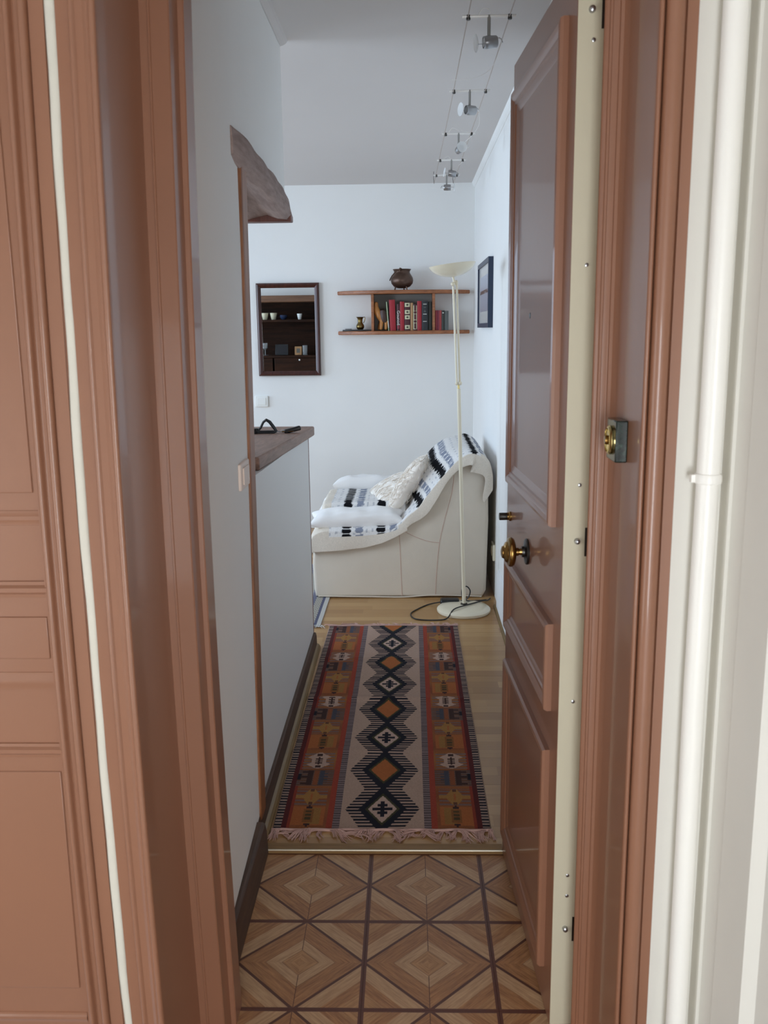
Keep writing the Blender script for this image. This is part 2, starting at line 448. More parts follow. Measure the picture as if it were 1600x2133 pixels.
mb.bm.faces.new(lo); mb.bm.faces.new(hi)
for i in range(len(wt)): mb.bm.faces.new((lo[i], lo[(i + 1) % len(wt)], hi[(i + 1) % len(wt)], hi[i]))
mb.build('worktop', M_top, None, bevel=.008, seg=3, label='brown rounded bar worktop on the white panel', cat='worktop')

# keys on a black strap
kx, ky = -.565, 3.70; kz = topz(3.70) + .001
kr = thing('key_strap', 'bunch of keys on a looped black strap on the bar top', 'keys', (kx, ky, kz))
loop = [(-.075, -.02, .006), (-.055, -.01, .008), (-.042, 0, .022), (-.030, 0, .045), (-.018, 0, .054), (-.004, 0, .046), (.012, 0, .024), (.022, 0, .008), (.01, -.012, .005), (-.03, -.02, .005), (-.06, -.022, .006)]
MB().tube([(kx + a, ky + b, kz + c) for a, b, c in loop], .0085, 8, flat=.55).build('strap', M_black, kr, smooth=True)
MB().box(kx - .082, kx - .052, ky - .03, ky + .0, kz, kz + .022).build('buckle', M_black, kr, bevel=.004)
MB().tube([(kx + .035 + .013 * math.cos(a), ky + .013 * math.sin(a), kz + .006) for a in np.linspace(0, 2 * PI, 17)], .0015, 6).build('key_ring', M_steel, kr, smooth=True)
for i, a in enumerate((.35, -.1, .7)):
    Mx = Matrix.Translation((kx + .045, ky, kz + .003 + i * .003)) @ Matrix.Rotation(a, 4, 'Z')
    mb = MB(); mb.lathe([(.010, 0), (.011, .001), (.010, .002)], 16, Mx @ Matrix.Translation((.008, 0, 0)))
    mb.box(.016, .05, -.003, .003, 0, .002, Mx).box(.036, .04, -.006, 0, 0, .002, Mx).box(.044, .048, -.007, 0, 0, .002, Mx)
    mb.build('key', M_brass if i == 1 else M_steel, kr)
Mx = Matrix.Translation((kx + .085, ky + .01, kz)) @ Matrix.Rotation(.25, 4, 'Z') @ Matrix.Rotation(-.22, 4, 'Y')
MB().box(-.03, .04, -.012, .012, .002, .02, Mx).build('key_fob', M_black, kr, bevel=.005)

# ---------------------------------------------------------------- switches and sockets
def switch(name, label, cx, cy, cz, w, h, axis, mat, th=.012):
    if axis == 'x':   # on a wall facing +X at x=cx
        t = thing(name, label, 'switch', (cx, cy, cz))
        MB().box(cx - .002, cx + th, cy - w / 2, cy + w / 2, cz - h / 2, cz + h / 2).build('plate', mat, t, bevel=.004, seg=3)
        MB().box(cx + th - .001, cx + th + .004, cy - w * .32, cy + w * .32, cz - h * .32, cz + h * .32).build('rocker', mat, t, bevel=.0015)
    elif axis == '-y':
        t = thing(name, label, 'switch', (cx, cy, cz))
        MB().box(cx - w / 2, cx + w / 2, cy - th, cy + .002, cz - h / 2, cz + h / 2).build('plate', mat, t, bevel=.004, seg=3)
        MB().box(cx - w * .34, cx + w * .34, cy - th - .004, cy - th + .001, cz - h * .32, cz + h * .32).build('rocker', mat, t, bevel=.0015)
    return t
switch('light_switch', 'square white light switch on the back wall above the bar', -1.082, 6.70, .968, .095, .08, '-y', M_whplastic, .016)
switch('light_switch', 'yellowed white light switch on the corridor wall near the post', -.4415, 2.362, 1.107, .122, .070, 'x', M_pinkpl, .0095)
t = thing('wall_socket', 'cream wall socket low on the right wall behind the armchair', 'socket', (.474, 4.93, .262))
MB().box(.460, .4755, 4.875, 4.985, .215, .305).build('plate', M_ivory, t, bevel=.004)
MB().lathe([(.028, 0), (.028, .004), (.022, .004), (.022, .002)], 20, Matrix.Translation((.460, 4.93, .262)) @ Matrix.Rotation(-PI / 2, 4, 'Y')).build('outlet', M_ivory, t)
t = thing('wall_socket', 'small cream socket on the right wall under the knob line', 'socket', (.474, 4.72, .262)) if False else None

# ---------------------------------------------------------------- entrance frame (landing side)
ZL0, ZL1 = -.0, 2.6
def bow(q):
    t = (q.z - 1.1) / .84
    q.x += .0095 * min(t * t, 1.6) - .0047
    return q
zc = [ZL0 + (ZL1 - ZL0) * i / 20 for i in range(21)]
L = []
L += [(-.499, 1.434), (-.498, 1.428)] + arc(-.4925, 1.4255, .0045, 180, 300, 5) + [(-.487, 1.4245), (-.476, 1.4245), (-.470, 1.421), (-.4665, 1.421)] + arc(-.4600, 1.419, .0055, 200, 380, 8)
L += [(-.4550, 1.428), (-.4572, 1.50), (-.4577, 1.652), (-.4572, 1.655), (-.4435, 1.655), (-.4425, 1.6525), (-.4395, 1.6525), (-.4385, 1.655), (-.4085, 1.655), (-.4065, 1.657), (-.4035, 1.698), (-.4030, 1.702), (-.3945, 1.702), (-.3925, 1.704), (-.3925, 1.765), (-.56, 1.765), (-.56, 1.436)]
mb = MB().prism([(-.5185, 1.432), (-.499, 1.432), (-.499, 1.46), (-.5185, 1.46)], 'z', zc, bow)
struct('trim_8', mb, M_terra, label='flat terracotta fillet left of the entrance reveal')
mb = MB().prism(L, 'z', zc, bow)
jambL = struct('trim_9', mb, M_terra, label='terracotta left door jamb with deep shaded reveal', smooth=True, angle=28)
# plaster gap between the two frames (slightly bulging)
def bow2(q):
    q = bow(q); q.x += .0008 * math.sin(q.z * 14) + .0006 * math.sin(q.z * 31 + 1); q.y += .0015 * math.sin(q.z * 9); return q
zc2 = [ZL0 + (ZL1 - ZL0) * i / 60 for i in range(61)]
mb = MB().prism([(-.5357, 1.436)] + [(-.5357 + .0178 * i / 6, 1.4335 - .0018 * math.sin(PI * i / 6)) for i in range(1, 6)] + [(-.5178, 1.436), (-.5178, 1.47), (-.5357, 1.47)], 'z', zc2, bow2)
struct('wall_plaster_gap', mb, M_strip, label='narrow off white plaster strip between the two door frames', smooth=True, angle=60)
# casing of the neighbouring door
L2 = [(-.5354, 1.46), (-.5354, 1.431), (-.5575, 1.431), (-.5590, 1.4335)] + arc(-.5665, 1.4275, .0068, -20, 200, 9)[::1]
L2 = [(-.5354, 1.46), (-.5354, 1.431), (-.5575, 1.431), (-.5592, 1.434)] + [(-.5665 + .0066 * math.cos(math.radians(a)), 1.4305 - .0075 * math.sin(math.radians(a))) for a in range(10, 171, 20)]
L2 += [(-.5745, 1.4335), (-.579, 1.4325), (-.5835, 1.434)] + [(-.5905 + .0055 * math.cos(math.radians(a)), 1.4320 - .0075 * math.sin(math.radians(a))) for a in range(10, 171, 20)]
L2 += [(-.5965, 1.434), (-.600, 1.434), (-.6005, 1.47)]
mb = MB().prism(L2, 'z', zc, bow)
struct('trim_10', mb, M_terra, label='fluted terracotta casing of the neighbouring door', smooth=True, angle=40)

# neighbouring panelled door (closed, cut by the left edge of the frame)
dl = thing('door_2', 'closed terracotta panelled door left of the white plaster strip', 'door', (-1.0, 1.45, 0), kind='structure')
MB().box(-1.40, -.590, 1.441, 1.485, 0, 2.5).build('leaf', M_terra, dl)
def sunk(z0, z1, xr, name='panel'):
    # raised field with a shadow groove around it
    mb = MB()
    g = .0035
    zz = [z0, z0 + .006, z1 - .006, z1]
    mb.box(-1.36, xr - .0035, 1.4385, 1.4415, z0 + .0035, z1 - .0035)
    return mb.build(name, M_terra, dl, bevel=.0015)
def bowx(q): return q
def railz(z0, z1, d, name='moulding'):
    zm = (z0 + z1) / 2; hh = (z1 - z0) / 2
    pts = [(1.4415, z0), (1.441 - d * .35, z0 + .0008), (1.441 - d * .45, z0 + hh * .45), (1.441 - d, z0 + hh * .75), (1.441 - d, z1 - hh * .75), (1.441 - d * .45, z1 - hh * .45), (1.441 - d * .35, z1 - .0008), (1.4415, z1)]
    return MB().prism(pts, 'x', [-1.40, -.5985]).build(name, M_terra, dl, smooth=True, angle=25)
sunk(1.2216, 2.40, -.6095)
sunk(.9366, 1.0173, -.6045)
sunk(.3011, .7368, -.6040)
railz(1.1704, 1.1961, .0035); railz(1.0474, 1.0765, .0085); railz(.883, .916, .0035); railz(.7602, .787, .0085); railz(.232, .2535, .004)

# right casing and jamb
Rr = []
Rr += [(.4179, 1.45), (.4179, 1.4185), (.4170, 1.4165), (.4010, 1.4165), (.3995, 1.4205)]
Rr += [(.3850 + .0135 * math.cos(math.radians(a)), 1.4195 - .0125 * math.sin(math.radians(a)) ** .8) for a in range(12, 169, 12)]
Rr += [(.3705, 1.4265), (.3690, 1.4255)] + [(.3655 + .0040 * math.cos(math.radians(a)), 1.4205 - .0055 * math.sin(math.radians(a))) for a in range(0, 181, 20)]
Rr += [(.3612, 1.430), (.3612, 1.590), (.3595, 1.600), (.3540, 1.608), (.3490, 1.610), (.3480, 1.6145), (.3445, 1.6165), (.3385, 1.6175), (.3378, 1.6205), (.3345, 1.6215), (.3335, 1.625), (.3290, 1.627), (.3265, 1.630), (.3390, 1.6905), (.3410, 1.6905), (.3380, 1.76), (.4800, 1.76), (.4800, 1.45)]
struct('trim_11', MB().prism(Rr, 'z', [0, 1.3, 2.6]), M_terra, label='terracotta right door jamb with rounded casing and bell', smooth=True, angle=30)
# landing walls
mb = MB().box(.4180, .52, 1.4345, 1.76, 0, 2.6)
struct('wall_front_right', mb, M_cream, label='cream plaster beside the right casing behind the pipe')
pl = [(.4955, 1.436), (.4955, 1.395), (.4985, 1.388), (.4985, 1.335), (.4965, 1.327), (.497, 1.215), (.512, 1.195), (.53, 1.0), (.53, -1.3), (.66, -1.3), (.66, 1.436)]
struct('wall_landing_right', MB().prism(pl, 'z', [0, 1.3, 2.6]), M_cream, label='pale cream landing wall at the right edge')
struct('wall_landing_front', MB().box(-1.75, -1.39, 1.436, 1.5, 0, 2.6).box(-1.39, -.56, 1.49, 1.76, 0, 2.6), M_cream, label='landing wall around the neighbouring door')
struct('wall_above_entrance', MB().box(-.60, .48, 1.45, 1.76, 2.15, 2.6), M_terra, label='terracotta header over the entrance door')
mb = MB().box(-1.85, -1.75, -1.3, -.55, 0, 2.6).box(-1.85, -1.75, .85, 1.5, 0, 2.6).box(-1.85, -1.75, -.55, .85, 0, .5).box(-1.85, -1.75, -.55, .85, 2.4, 2.6)
struct('wall_landing_left', mb, M_cream, label='landing wall with the stair window')
struct('wall_landing_rear', MB().box(-1.85, .66, -1.4, -1.3, 0, 2.6), M_cream, label='landing wall behind the camera')
struct('ceiling.001', MB().box(-1.85, .66, -1.4, 1.76, 2.6, 2.7), M_ceil, label='landing ceiling')

# white pipe with a collar
pp = thing('wall_pipe', 'white painted vertical pipe right of the terracotta casing', 'pipe', (.4645, 1.405, 0))
zs = [0, .4, .8, 1.244]
MB().tube([(.4645 + .0012 * math.sin(z * 5), 1.405, z) for z in (0.0, .3, .6, .9, 1.244)], .0172, 28).build('lower_pipe', M_pipe, pp, smooth=True)
MB().tube([(.4650, 1.405, z) for z in (1.244, 1.6, 2.0, 2.6)], .0180, 28).build('upper_pipe', M_pipe, pp, smooth=True)
Mx = Matrix.Translation((.4645, 1.405, 1.243))
mb = MB().lathe([(.0175, -.004), (.0205, -.003), (.0212, .001), (.0212, .008), (.0200, .0115), (.0175, .012)], 32, Mx)
mb.box(-.0265, -.017, -.004, .006, -.002, .010, Mx).box(-.004, .004, .014, .032, .0, .010, Mx)
mb.build('collar', M_pipe, pp, smooth=True)

# doorbell: marble block with brass push
db = thing('doorbell', 'dark green marble doorbell with round brass push on the right jamb', 'doorbell', (.3612, 1.53, 1.292))
MB().box(.3412, .3612, 1.4985, 1.566, 1.258, 1.3275).build('marble_block', M_marble, db, bevel=.0022, seg=2)
Mb = Matrix.Translation((.3412, 1.533, 1.2925)) @ Matrix.Rotation(-PI / 2, 4, 'Y')
MB().lathe([(.0245, 0), (.0248, .0035), (.0225, .0062), (.0205, .0068), (.0165, .0052), (.012, .0050), (.0088, .0052)], 48, Mb).build('brass_rose', M_brass2, db, smooth=True)
mb = MB()
for i in range(36):
    a = 2 * PI * i / 36
    mb.ball(Mb @ Vector((.0192 * math.cos(a), .0192 * math.sin(a), .0068)), .0013, 6)
mb.build('beaded_rim', M_brass2, db, smooth=True)
MB().lathe([(.0078, .003), (.0078, .0095), (.0066, .0110), (.002, .0114)], 28, Mb).build('push_button', M_brass, db, smooth=True)

# ---------------------------------------------------------------- entrance door, opened inwards
DA = Vector((.2609, 2.3687, 0)); DB = Vector((.2948, 1.7055, 0))
du = (DB - DA).normalized(); dn = Vector((-du.y, du.x, 0))
if dn.x > 0: dn = -dn          # outward face normal, towards -X
DM = Matrix(((du.x, dn.x, 0, DA.x), (du.y, dn.y, 0, DA.y), (0, 0, 1, 0), (0, 0, 0, 1)))   # local: s along door from free edge, d outwards, z up
DW = .6646; TH = .042
dr = thing('door_1', 'open terracotta entrance door with brass knob, swung into the corridor', 'door', (DB.x, DB.y, 0), kind='structure')
MB().box(0, DW, -TH, 0, .006, 2.101, DM).build('leaf', M_terra, dr, bevel=.0015)
def door_panel(s0, s1, z0, z1, w, name):
    # bolection frame mitred around a sunk field
    prof = [(0, -.001), (.0, .010), (.003, .0155), (.010, .0170), (.018, .0150), (.024, .0105), (.030, .0100), (.033, .0065), (.040, .0050), (w, .0015), (w, -.001)]
    corners = [(s0, z0, 1, 1), (s1, z0, -1, 1), (s1, z1, -1, -1), (s0, z1, 1, -1)]
    for i in range(4):
        a = corners[i]; b = corners[(i + 1) % 4]
        mb = MB(); ra = []; rb = []
        for o, d in prof:
            ra.append(mb.bm.verts.new(DM @ Vector((a[0] + a[2] * o, d, a[1] + a[3] * o))))
            rb.append(mb.bm.verts.new(DM @ Vector((b[0] + b[2] * o, d, b[1] + b[3] * o))))
        n = len(prof)
        for j in range(n): mb.bm.faces.new((ra[j], ra[(j + 1) % n], rb[(j + 1) % n], rb[j]))
        mb.bm.faces.new(ra); mb.bm.faces.new(rb)
        mb.build('panel_moulding', M_terra, dr, smooth=True, angle=24)
    MB().box(s0 + w - .004, s1 - w + .004, -.001, .0016, z0 + w - .004, z1 - w + .004, DM).build('panel', M_terra, dr)
door_panel(.050, .600, 1.090, 2.025, .050, 'a')
door_panel(.050, .600, .700, .888, .044, 'b')
door_panel(.055, .598, .098, .612, .046, 'c')
# cream steel edge plate on the hinge side with screws and security pins
DMe = DM
MB().box(DW, DW + .0025, -TH - .030, -.0005, .010, 2.099, DM).build('edge_plate', M_plate, dr)
def on_edge(d, z): return DM @ Matrix.Translation((DW + .0025, d, z)) @ Matrix.Rotation(PI / 2, 4, 'Y')
for z in (1.965, 1.5895, 1.186, .749, .365, .318):
    MB().lathe([(.0036, -.001), (.0036, .0012), (.002, .0018)], 14, on_edge(-.0285, z)).build('screw', M_steel, dr, smooth=True)
for z in (2.013, 1.077, .242):
    MB().lathe([(.0058, -.002), (.0058, .0035), (.0050, .0075), (.002, .0092)], 20, on_edge(-.0265 if z < 2 else -.024, z)).build('security_pin', M_steel, dr, smooth=True)
    MB().box(DW + .0015, DW + .004, -.0475, -.0415, z - .030, z + .026, DM).build('keep_plate', M_dsteel, dr)
# knob with rosette
K = DM @ Matrix.Translation((.300, 0, .966)) @ Matrix.Rotation(-PI / 2, 4, 'X')
MB().lathe([(.0300, 0), (.0305, .003), (.0285, .0055), (.0200, .0065), (.0130, .0085), (.0125, .014)], 36, K).build('rosette', M_dsteel, dr, smooth=True)
kn = MB().lathe([(.0120, .006), (.0120, .010), (.0085, .012), (.0075, .020), (.0095, .0215), (.0095, .0275), (.0130, .029), (.0240, .030), (.0310, .0325), (.0345, .037), (.0348, .0415), (.0325, .0455), (.0255, .048), (.0245, .0495), (.0225, .0525), (.0170, .0550), (.0150, .0565), (.0135, .0600), (.0080, .0620), (.003, .0622)], 44, K)
kn.build('knob', M_brass, dr, smooth=True, label='round aged brass knob')
K2 = DM @ Matrix.Translation((.055, 0, 1.0)) @ Matrix.Rotation(-PI / 2, 4, 'X')
MB().lathe([(.0125, 0), (.0125, .003), (.0100, .006), (.0100, .010)], 24, K2).build('lock_collar', M_brass, dr, smooth=True)
MB().lathe([(.0095, .008), (.0098, .009), (.0098, .0285), (.0088, .030), (.004, .030)], 24, K2).build('lock_cylinder', M_dsteel, dr, smooth=True)
K3 = DM @ Matrix.Translation((.283, 0, 1.506)) @ Matrix.Rotation(-PI / 2, 4, 'X')
MB().lathe([(.0068, 0), (.0068, .0020), (.0055, .0026), (.0040, .0020)], 20, K3).build('peephole', M_dsteel, dr, smooth=True)

# ---------------------------------------------------------------- framed picture on the right wall
pc = thing('framed_picture', 'small blue framed ship print on the right wall beside the lamp', 'picture', (.474, 5.65, 1.48))
px0, px1 = .447, .4755
y0, y1, z0, z1 = 5.20, 5.985, 1.482, 1.868
fw = .026
mb = MB().box(px0, px1, y0, y1, z0, z0 + fw).box(px0, px1, y0, y1, z1 - fw, z1).box(px0, px1, y0, y0 + fw, z0 + fw, z1 - fw).box(px0, px1, y1 - fw, y1, z0 + fw, z1 - fw)
mb.build('frame', M_bluefr, pc)
MB().box(.456, .459, y0 + fw, y1 - fw, z0 + fw, z1 - fw).build('mount', paint('mount_card', (206, 206, 204), rough=.3, coat=.5), pc)
def printmat():
    k = Nodes('ship_print'); x, yy, z = k.sep(k.coord('Generated'))
    sky = k.mix(z, lin((150, 146, 158)), lin((176, 182, 196)))
    hull = k.M('MULTIPLY', k.M('GREATER_THAN', z, .50), k.M('LESS_THAN', z, .60))
    n = k.noise(k.coord('Generated'), 9, 3)
    c = k.mix(k.M('MULTIPLY', hull, k.M('GREATER_THAN', n, .40)), sky, lin((92, 70, 66)))
    k.col(c); k.b.inputs['Roughness'].default_value = .3
    return k.m
MB().box(.4545, .457, y0 + .12, y1 - .12, z0 + .095, z1 - .085).build('print', printmat(), pc)

# ---------------------------------------------------------------- mirror
mr = thing('wall_mirror', 'mahogany framed mirror on the back wall above the bar', 'mirror', (-.864, 6.69, 1.155))
xa, xb, za, zb = -1.090, -.637, 1.154, 1.812
def mframe(x0, x1, z0, z1, w):
    prof = [(0, 6.700), (0, 6.668), (.006, 6.660), (.014, 6.658), (.020, 6.664), (.028, 6.668), (w, 6.676), (w, 6.700)]
    cs = [(x0, z0, 1, 1), (x1, z0, -1, 1), (x1, z1, -1, -1), (x0, z1, 1, -1)]
    for i in range(4):
        a = cs[i]; b = cs[(i + 1) % 4]; mb = MB(); ra = []; rb = []
        for o, yy in prof:
            ra.append(mb.bm.verts.new((a[0] + a[2] * o, yy, a[1] + a[3] * o))); rb.append(mb.bm.verts.new((b[0] + b[2] * o, yy, b[1] + b[3] * o)))
        for j in range(len(prof)): mb.bm.faces.new((ra[j], ra[(j + 1) % len(prof)], rb[(j + 1) % len(prof)], rb[j]))
        mb.bm.faces.new(ra); mb.bm.faces.new(rb)
        mb.build('frame_rail', M_frame, mr, smooth=True, angle=25)
mframe(xa, xb, za, zb, .034)
MB().box(xa + .030, xb - .030, 6.678, 6.69, za + .030, zb - .030).build('mirror_glass', M_mirror, mr)

# ---------------------------------------------------------------- bow fronted wall shelf and its contents
sh = thing('wall_shelf', 'orange pine wall shelf with bowed boards and central box on the back wall', 'shelf', (-.03, 6.69, 1.44))
def board(z0, z1, name):
    n = 24; xs = [-.503 + .945 * i / n for i in range(n + 1)]
    front = [(x, 6.70 - .045 - .165 * (1 - ((x + .03) / .475) ** 2) ** .75 if abs((x + .03) / .475) < 1 else 6.655) for x in xs]
    pts = [(xs[0], 6.699)] + front + [(xs[-1], 6.699)]
    return MB().prism(pts, 'z', [z0, z1]).build(name, M_shelf, sh, bevel=.005)
board(1.722, 1.747, 'board'); board(1.442, 1.468, 'board')
def sy(x): return 6.70 - .045 - .165 * (1 - ((x + .03) / .475) ** 2) ** .75
MB().box(-.2585, -.2395, sy(-.25) + .012, 6.699, 1.468, 1.722).build('divider', M_shelf, sh, bevel=.002)
MB().box(.1720, .1910, sy(.18) + .012, 6.699, 1.468, 1.722).build('divider', M_shelf, sh, bevel=.002)
MB().box(-.2395, .1720, 6.688, 6.699, 1.468, 1.722).build('back_panel', M_shelfback, sh)
for x in (-.25, .18):
    MB().lathe([(.008, 0), (.008, .003), (.004, .006)], 12, Matrix.Translation((x, 6.66, 1.747))).build('dowel_cap', M_steel, sh, smooth=True)

ZS = 1.4685
M_red = paint('red_book_cloth', (158, 26, 40), rough=.5, var=.08)
M_dred = paint('dark_red_book', (70, 24, 30), rough=.5, var=.08)
M_tan = paint('tan_book', (172, 132, 92), rough=.6, var=.08)
M_bk = paint('black_book', (34, 36, 40), rough=.45, var=.08)
M_gb = paint('dark_green_black_book', (52, 54, 48), rough=.55, var=.08)
M_pink = paint('faded_red_book', (150, 62, 72), rough=.6, var=.1)
M_grey = paint('grey_book', (88, 92, 90), rough=.6, var=.1)
M_cover = paint('pale_green_book', (176, 196, 160), rough=.5, var=.1)
M_page = paint('book_pages', (222, 214, 196), rough=.9, var=.05)
M_creamlab = paint('cream_print', (202, 198, 164), rough=.6, var=.05)
M_txt = paint('white_print', (225, 222, 214), rough=.6, var=.02)
def book(label, x0, x1, h, mat, depth=.14, yf=6.525, lean=0.0, z=ZS, extra=None):
    w = x1 - x0
    t = thing('book', label, 'book', (x0 + w / 2, yf, z), 'books on the wall shelf')
    Mx = Matrix.Translation((x0, yf, z)) @ Matrix.Rotation(lean, 4, 'Y')
    e = min(.003, w * .14)
    mb = MB()
    n = 5
    sp = [(0, depth)] + [(0, .004)] + [(w * i / n, .004 - .004 * math.sin(PI * i / n)) for i in range(1, n)] + [(w, .004), (w, depth), (w - e, depth), (w - e, .008), (e, .008), (e, depth)]
    mb.prism(sp, 'z', [0, h], M=Mx)
    mb.build('cover', mat, t, smooth=True, angle=30)
    MB().box(e, w - e, .008, depth - .003, .003, h - .004, Mx).build('page_block', M_page, t)
    if extra: extra(t, Mx, w, h)
    return t
def label_box(t, Mx, w, za, zb, mat, name='printed_label', f=.84, d=.0007):
    n = 5; a = (1 - f) / 2
    pts = [(w * (a + f * i / n), .004 - .004 * math.sin(PI * (a + f * i / n)) - d) for i in range(n + 1)] + [(w * (a + f), .006), (w * a, .006)]
    MB().prism(pts, 'z', [za, zb], M=Mx).build(name, mat, t)
def letters(t, Mx, body, size, x, zc_, mat, rot=PI / 2, name='spine_lettering'):
    c = bpy.data.curves.new(name, 'FONT'); c.body = body; c.size = size; c.align_x = 'CENTER'; c.align_y = 'CENTER'; c.extrude = .0003
    o = bpy.data.objects.new(name, c); COL.objects.link(o); c.materials.append(mat)
    o.parent = t
    dg = bpy.context.evaluated_depsgraph_get(); me = bpy.data.meshes.new_from_object(o.evaluated_get(dg)); bpy.data.objects.remove(o)
    o = bpy.data.objects.new(name, me); COL.objects.link(o); o.parent = t
    L = Matrix.Translation(-WL[t.name]) @ Mx @ Matrix.Translation((x, -.0012, zc_)) @ Matrix.Rotation(PI / 2, 4, 'X') @ Matrix.Rotation(-rot, 4, 'Z')
    o.matrix_local = L
    return o
def ex_green(t, Mx, w, h): label_box(t, Mx, w, .1 * h, .35 * h, M_txt, 'white_band', .9)
book('thin pale green book leaning beside the wooden carving', -.1385, -.1315, .200, M_cover, lean=-.075, extra=ex_green)
book('tallest thick red book, leaning next to the thin green one', -.1255, -.0845, .212, M_red, lean=-.035)
def ex_gou(t, Mx, w, h):
    letters(t, Mx, 'Gounod', .030, w / 2, .088, M_txt)
    label_box(t, Mx, w, .012, .036, M_pink, 'small_emblem', .7)
book('narrow dark red book with white title lettering', -.0775, -.0570, .183, M_dred, extra=ex_gou)
book('medium red book left of the cream patterned spine', -.0560, -.0265, .199, M_red)
def ex_pat(t, Mx, w, h):
    for a in (.01, .078, .114, .163):
        label_box(t, Mx, w, a, a + .027, M_creamlab, 'printed_label', .9)
        c = Mx @ Vector((w / 2, -.0012, a + .0135))
        mb = MB()
        mb.prism([(-.006, 0), (0, -.008), (.006, 0), (0, .008)], 'y', [-.0006, .0002], M=Matrix.Translation(c))
        mb.prism([(-.009, -.002), (.009, -.002), (.009, .002), (-.009, .002)], 'y', [-.0006, .0002], M=Matrix.Translation(c))
        mb.build('printed_ornament', M_bk, t)
book('dark book with four cream patterned squares on its spine', -.0235, .0155, .194, M_dred, extra=ex_pat)
book('plain tan book beside the cream patterned one', .0185, .0365, .190, M_tan)
def ex_orn(t, Mx, w, h):
    label_box(t, Mx, w, .008, h - .008, M_creamlab, 'pale_border', .95)
    for a, b in ((.012, .050), (.075, .112), (.135, .172)): label_box(t, Mx, w, a, b, M_dred, 'red_band', .55, .0014)
    for a in (.062, .124):
        MB().ball(Mx @ Vector((w / 2, -.0008, a)), .010, 14, (1, .12, 1)).build('red_medallion', M_dred, t, smooth=True)
book('red and cream ornamented book right of the tan one', .0375, .0640, .180, M_dred, extra=ex_orn)
book('slim bright red book beside the black volumes', .0655, .0960, .202, M_red)
def ex_blk(t, Mx, w, h):
    for a in (.060, .110, .178): label_box(t, Mx, w, a, a + .0035, M_txt, 'white_rule', .62)
    MB().prism([(w * .3, .125), (w * .7, .125), (w * .5, .142)], 'y', [-.0012, .0008], M=Mx).build('printed_emblem', M_grey, t)
    label_box(t, Mx, w, .155, .160, M_grey, 'grey_line', .4)
book('black book with white rules across its spine', .0985, .1400, .202, M_bk, extra=ex_blk)
book('plain dark grey green book against the right divider', .1405, .1690, .196, M_gb, yf=6.540)
book('thin faded red book outside the shelf box, nearest the divider', .1925, .2065, .137, M_pink, yf=6.545, depth=.11)
book('second faded red book outside the shelf box', .2070, .2200, .137, paint('faded_plum_book', (132, 56, 72), rough=.6), yf=6.545, depth=.11)
book('third faded red book, next to the dark grey one', .2205, .2370, .137, paint('brick_red_book', (162, 62, 62), rough=.6), yf=6.545, depth=.11)
def ex_d(t, Mx, w, h): label_box(t, Mx, w, h - .020, h - .014, M_txt, 'tiny_white_mark', .5)
book('dark grey book at the right end, with a tiny white mark', .2375, .2585, .136, M_gb, yf=6.545, depth=.11, extra=ex_d)
book('mottled grey book, last on the right of the shelf', .2590, .2860, .133, M_grey, yf=6.548, depth=.11)

# bronze three-legged pot
pt = thing('bronze_pot', 'round dark bronze pot on three feet on top of the wall shelf', 'pot', (-.040, 6.57, 1.747))
P0 = Matrix.Translation((-.040, 6.57, 1.747))
MB().lathe([(.004, .014), (.030, .014), (.056, .024), (.074, .045), (.079, .064), (.076, .084), (.064, .105), (.056, .118), (.055, .126), (.060, .136), (.064, .140), (.0645, .143), (.060, .143), (.054, .134), (.050, .122), (.054, .112), (.068, .085), (.07, .06)], 48, P0).build('body', M_bronze, pt, smooth=True)
for a in (200, 310, 75):
    ca, sa = math.cos(math.radians(a)), math.sin(math.radians(a))
    MB().tube([P0 @ Vector((.046 * ca, .046 * sa, .026)), P0 @ Vector((.052 * ca, .052 * sa, .012)), P0 @ Vector((.054 * ca, .054 * sa, .0))], [.007, .0045, .005], 8).build('foot', M_bronze, pt, smooth=True)
MB().tube([P0 @ Vector((-.020 + .004, -.066, .125)), P0 @ Vector((-.016, -.070, .136)), P0 @ Vector((-.012, -.066, .145)), P0 @ Vector((-.004, -.056, .142))], .006, 8).build('lug', M_bronze, pt, smooth=True)
MB().tube([P0 @ Vector(p) for p in ((-.020, -.072, .136), (-.045, -.066, .122), (-.070, -.045, .096), (-.083, -.015, .075), (-.086, .01, .068), (-.078, .04, .085), (-.05, .06, .125))], .0034, 8).build('bail_handle', M_bronze, pt, smooth=True)

# brass jug and dark tray
jy = 6.60
MB().prism([(-.470, 6.635), (-.462, 6.605), (-.40, 6.585), (-.2585, 6.575), (-.2585, 6.68), (-.470, 6.68)], 'z', [1.4685, 1.4785]).build('dark_folder', M_black, None, bevel=.002, label='flat black folder lying on the lower shelf board under the jug', cat='folder')
MB().box(-.45, -.405, 6.625, 6.66, 1.4790, 1.4855).build('small_case', paint('pale_metal_case', (130, 126, 124), rough=.4), None, bevel=.002, label='tiny pale case on the black folder at the shelf end', cat='case')
jg = thing('brass_jug', 'small brass jug with handle on the left of the wall shelf', 'jug', (-.342, 6.60, 1.479))
J0 = Matrix.Translation((-.342, 6.625, 1.479))
MB().lathe([(.004, 0), (.019, 0), (.021, .003), (.026, .010), (.029, .020), (.027, .032), (.020, .042), (.0165, .050), (.0165, .066), (.020, .078), (.027, .086), (.0285, .088), (.026, .0885), (.018, .078), (.015, .066), (.015, .05)], 36, J0).build('body', M_jug, jg, smooth=True)
MB().tube([J0 @ Vector(p) for p in ((.024, 0, .086), (.033, 0, .087), (.036, 0, .080), (.032, 0, .062), (.027, 0, .050), (.022, 0, .046))], .0026, 8).build('handle', M_jug, jg, smooth=True)

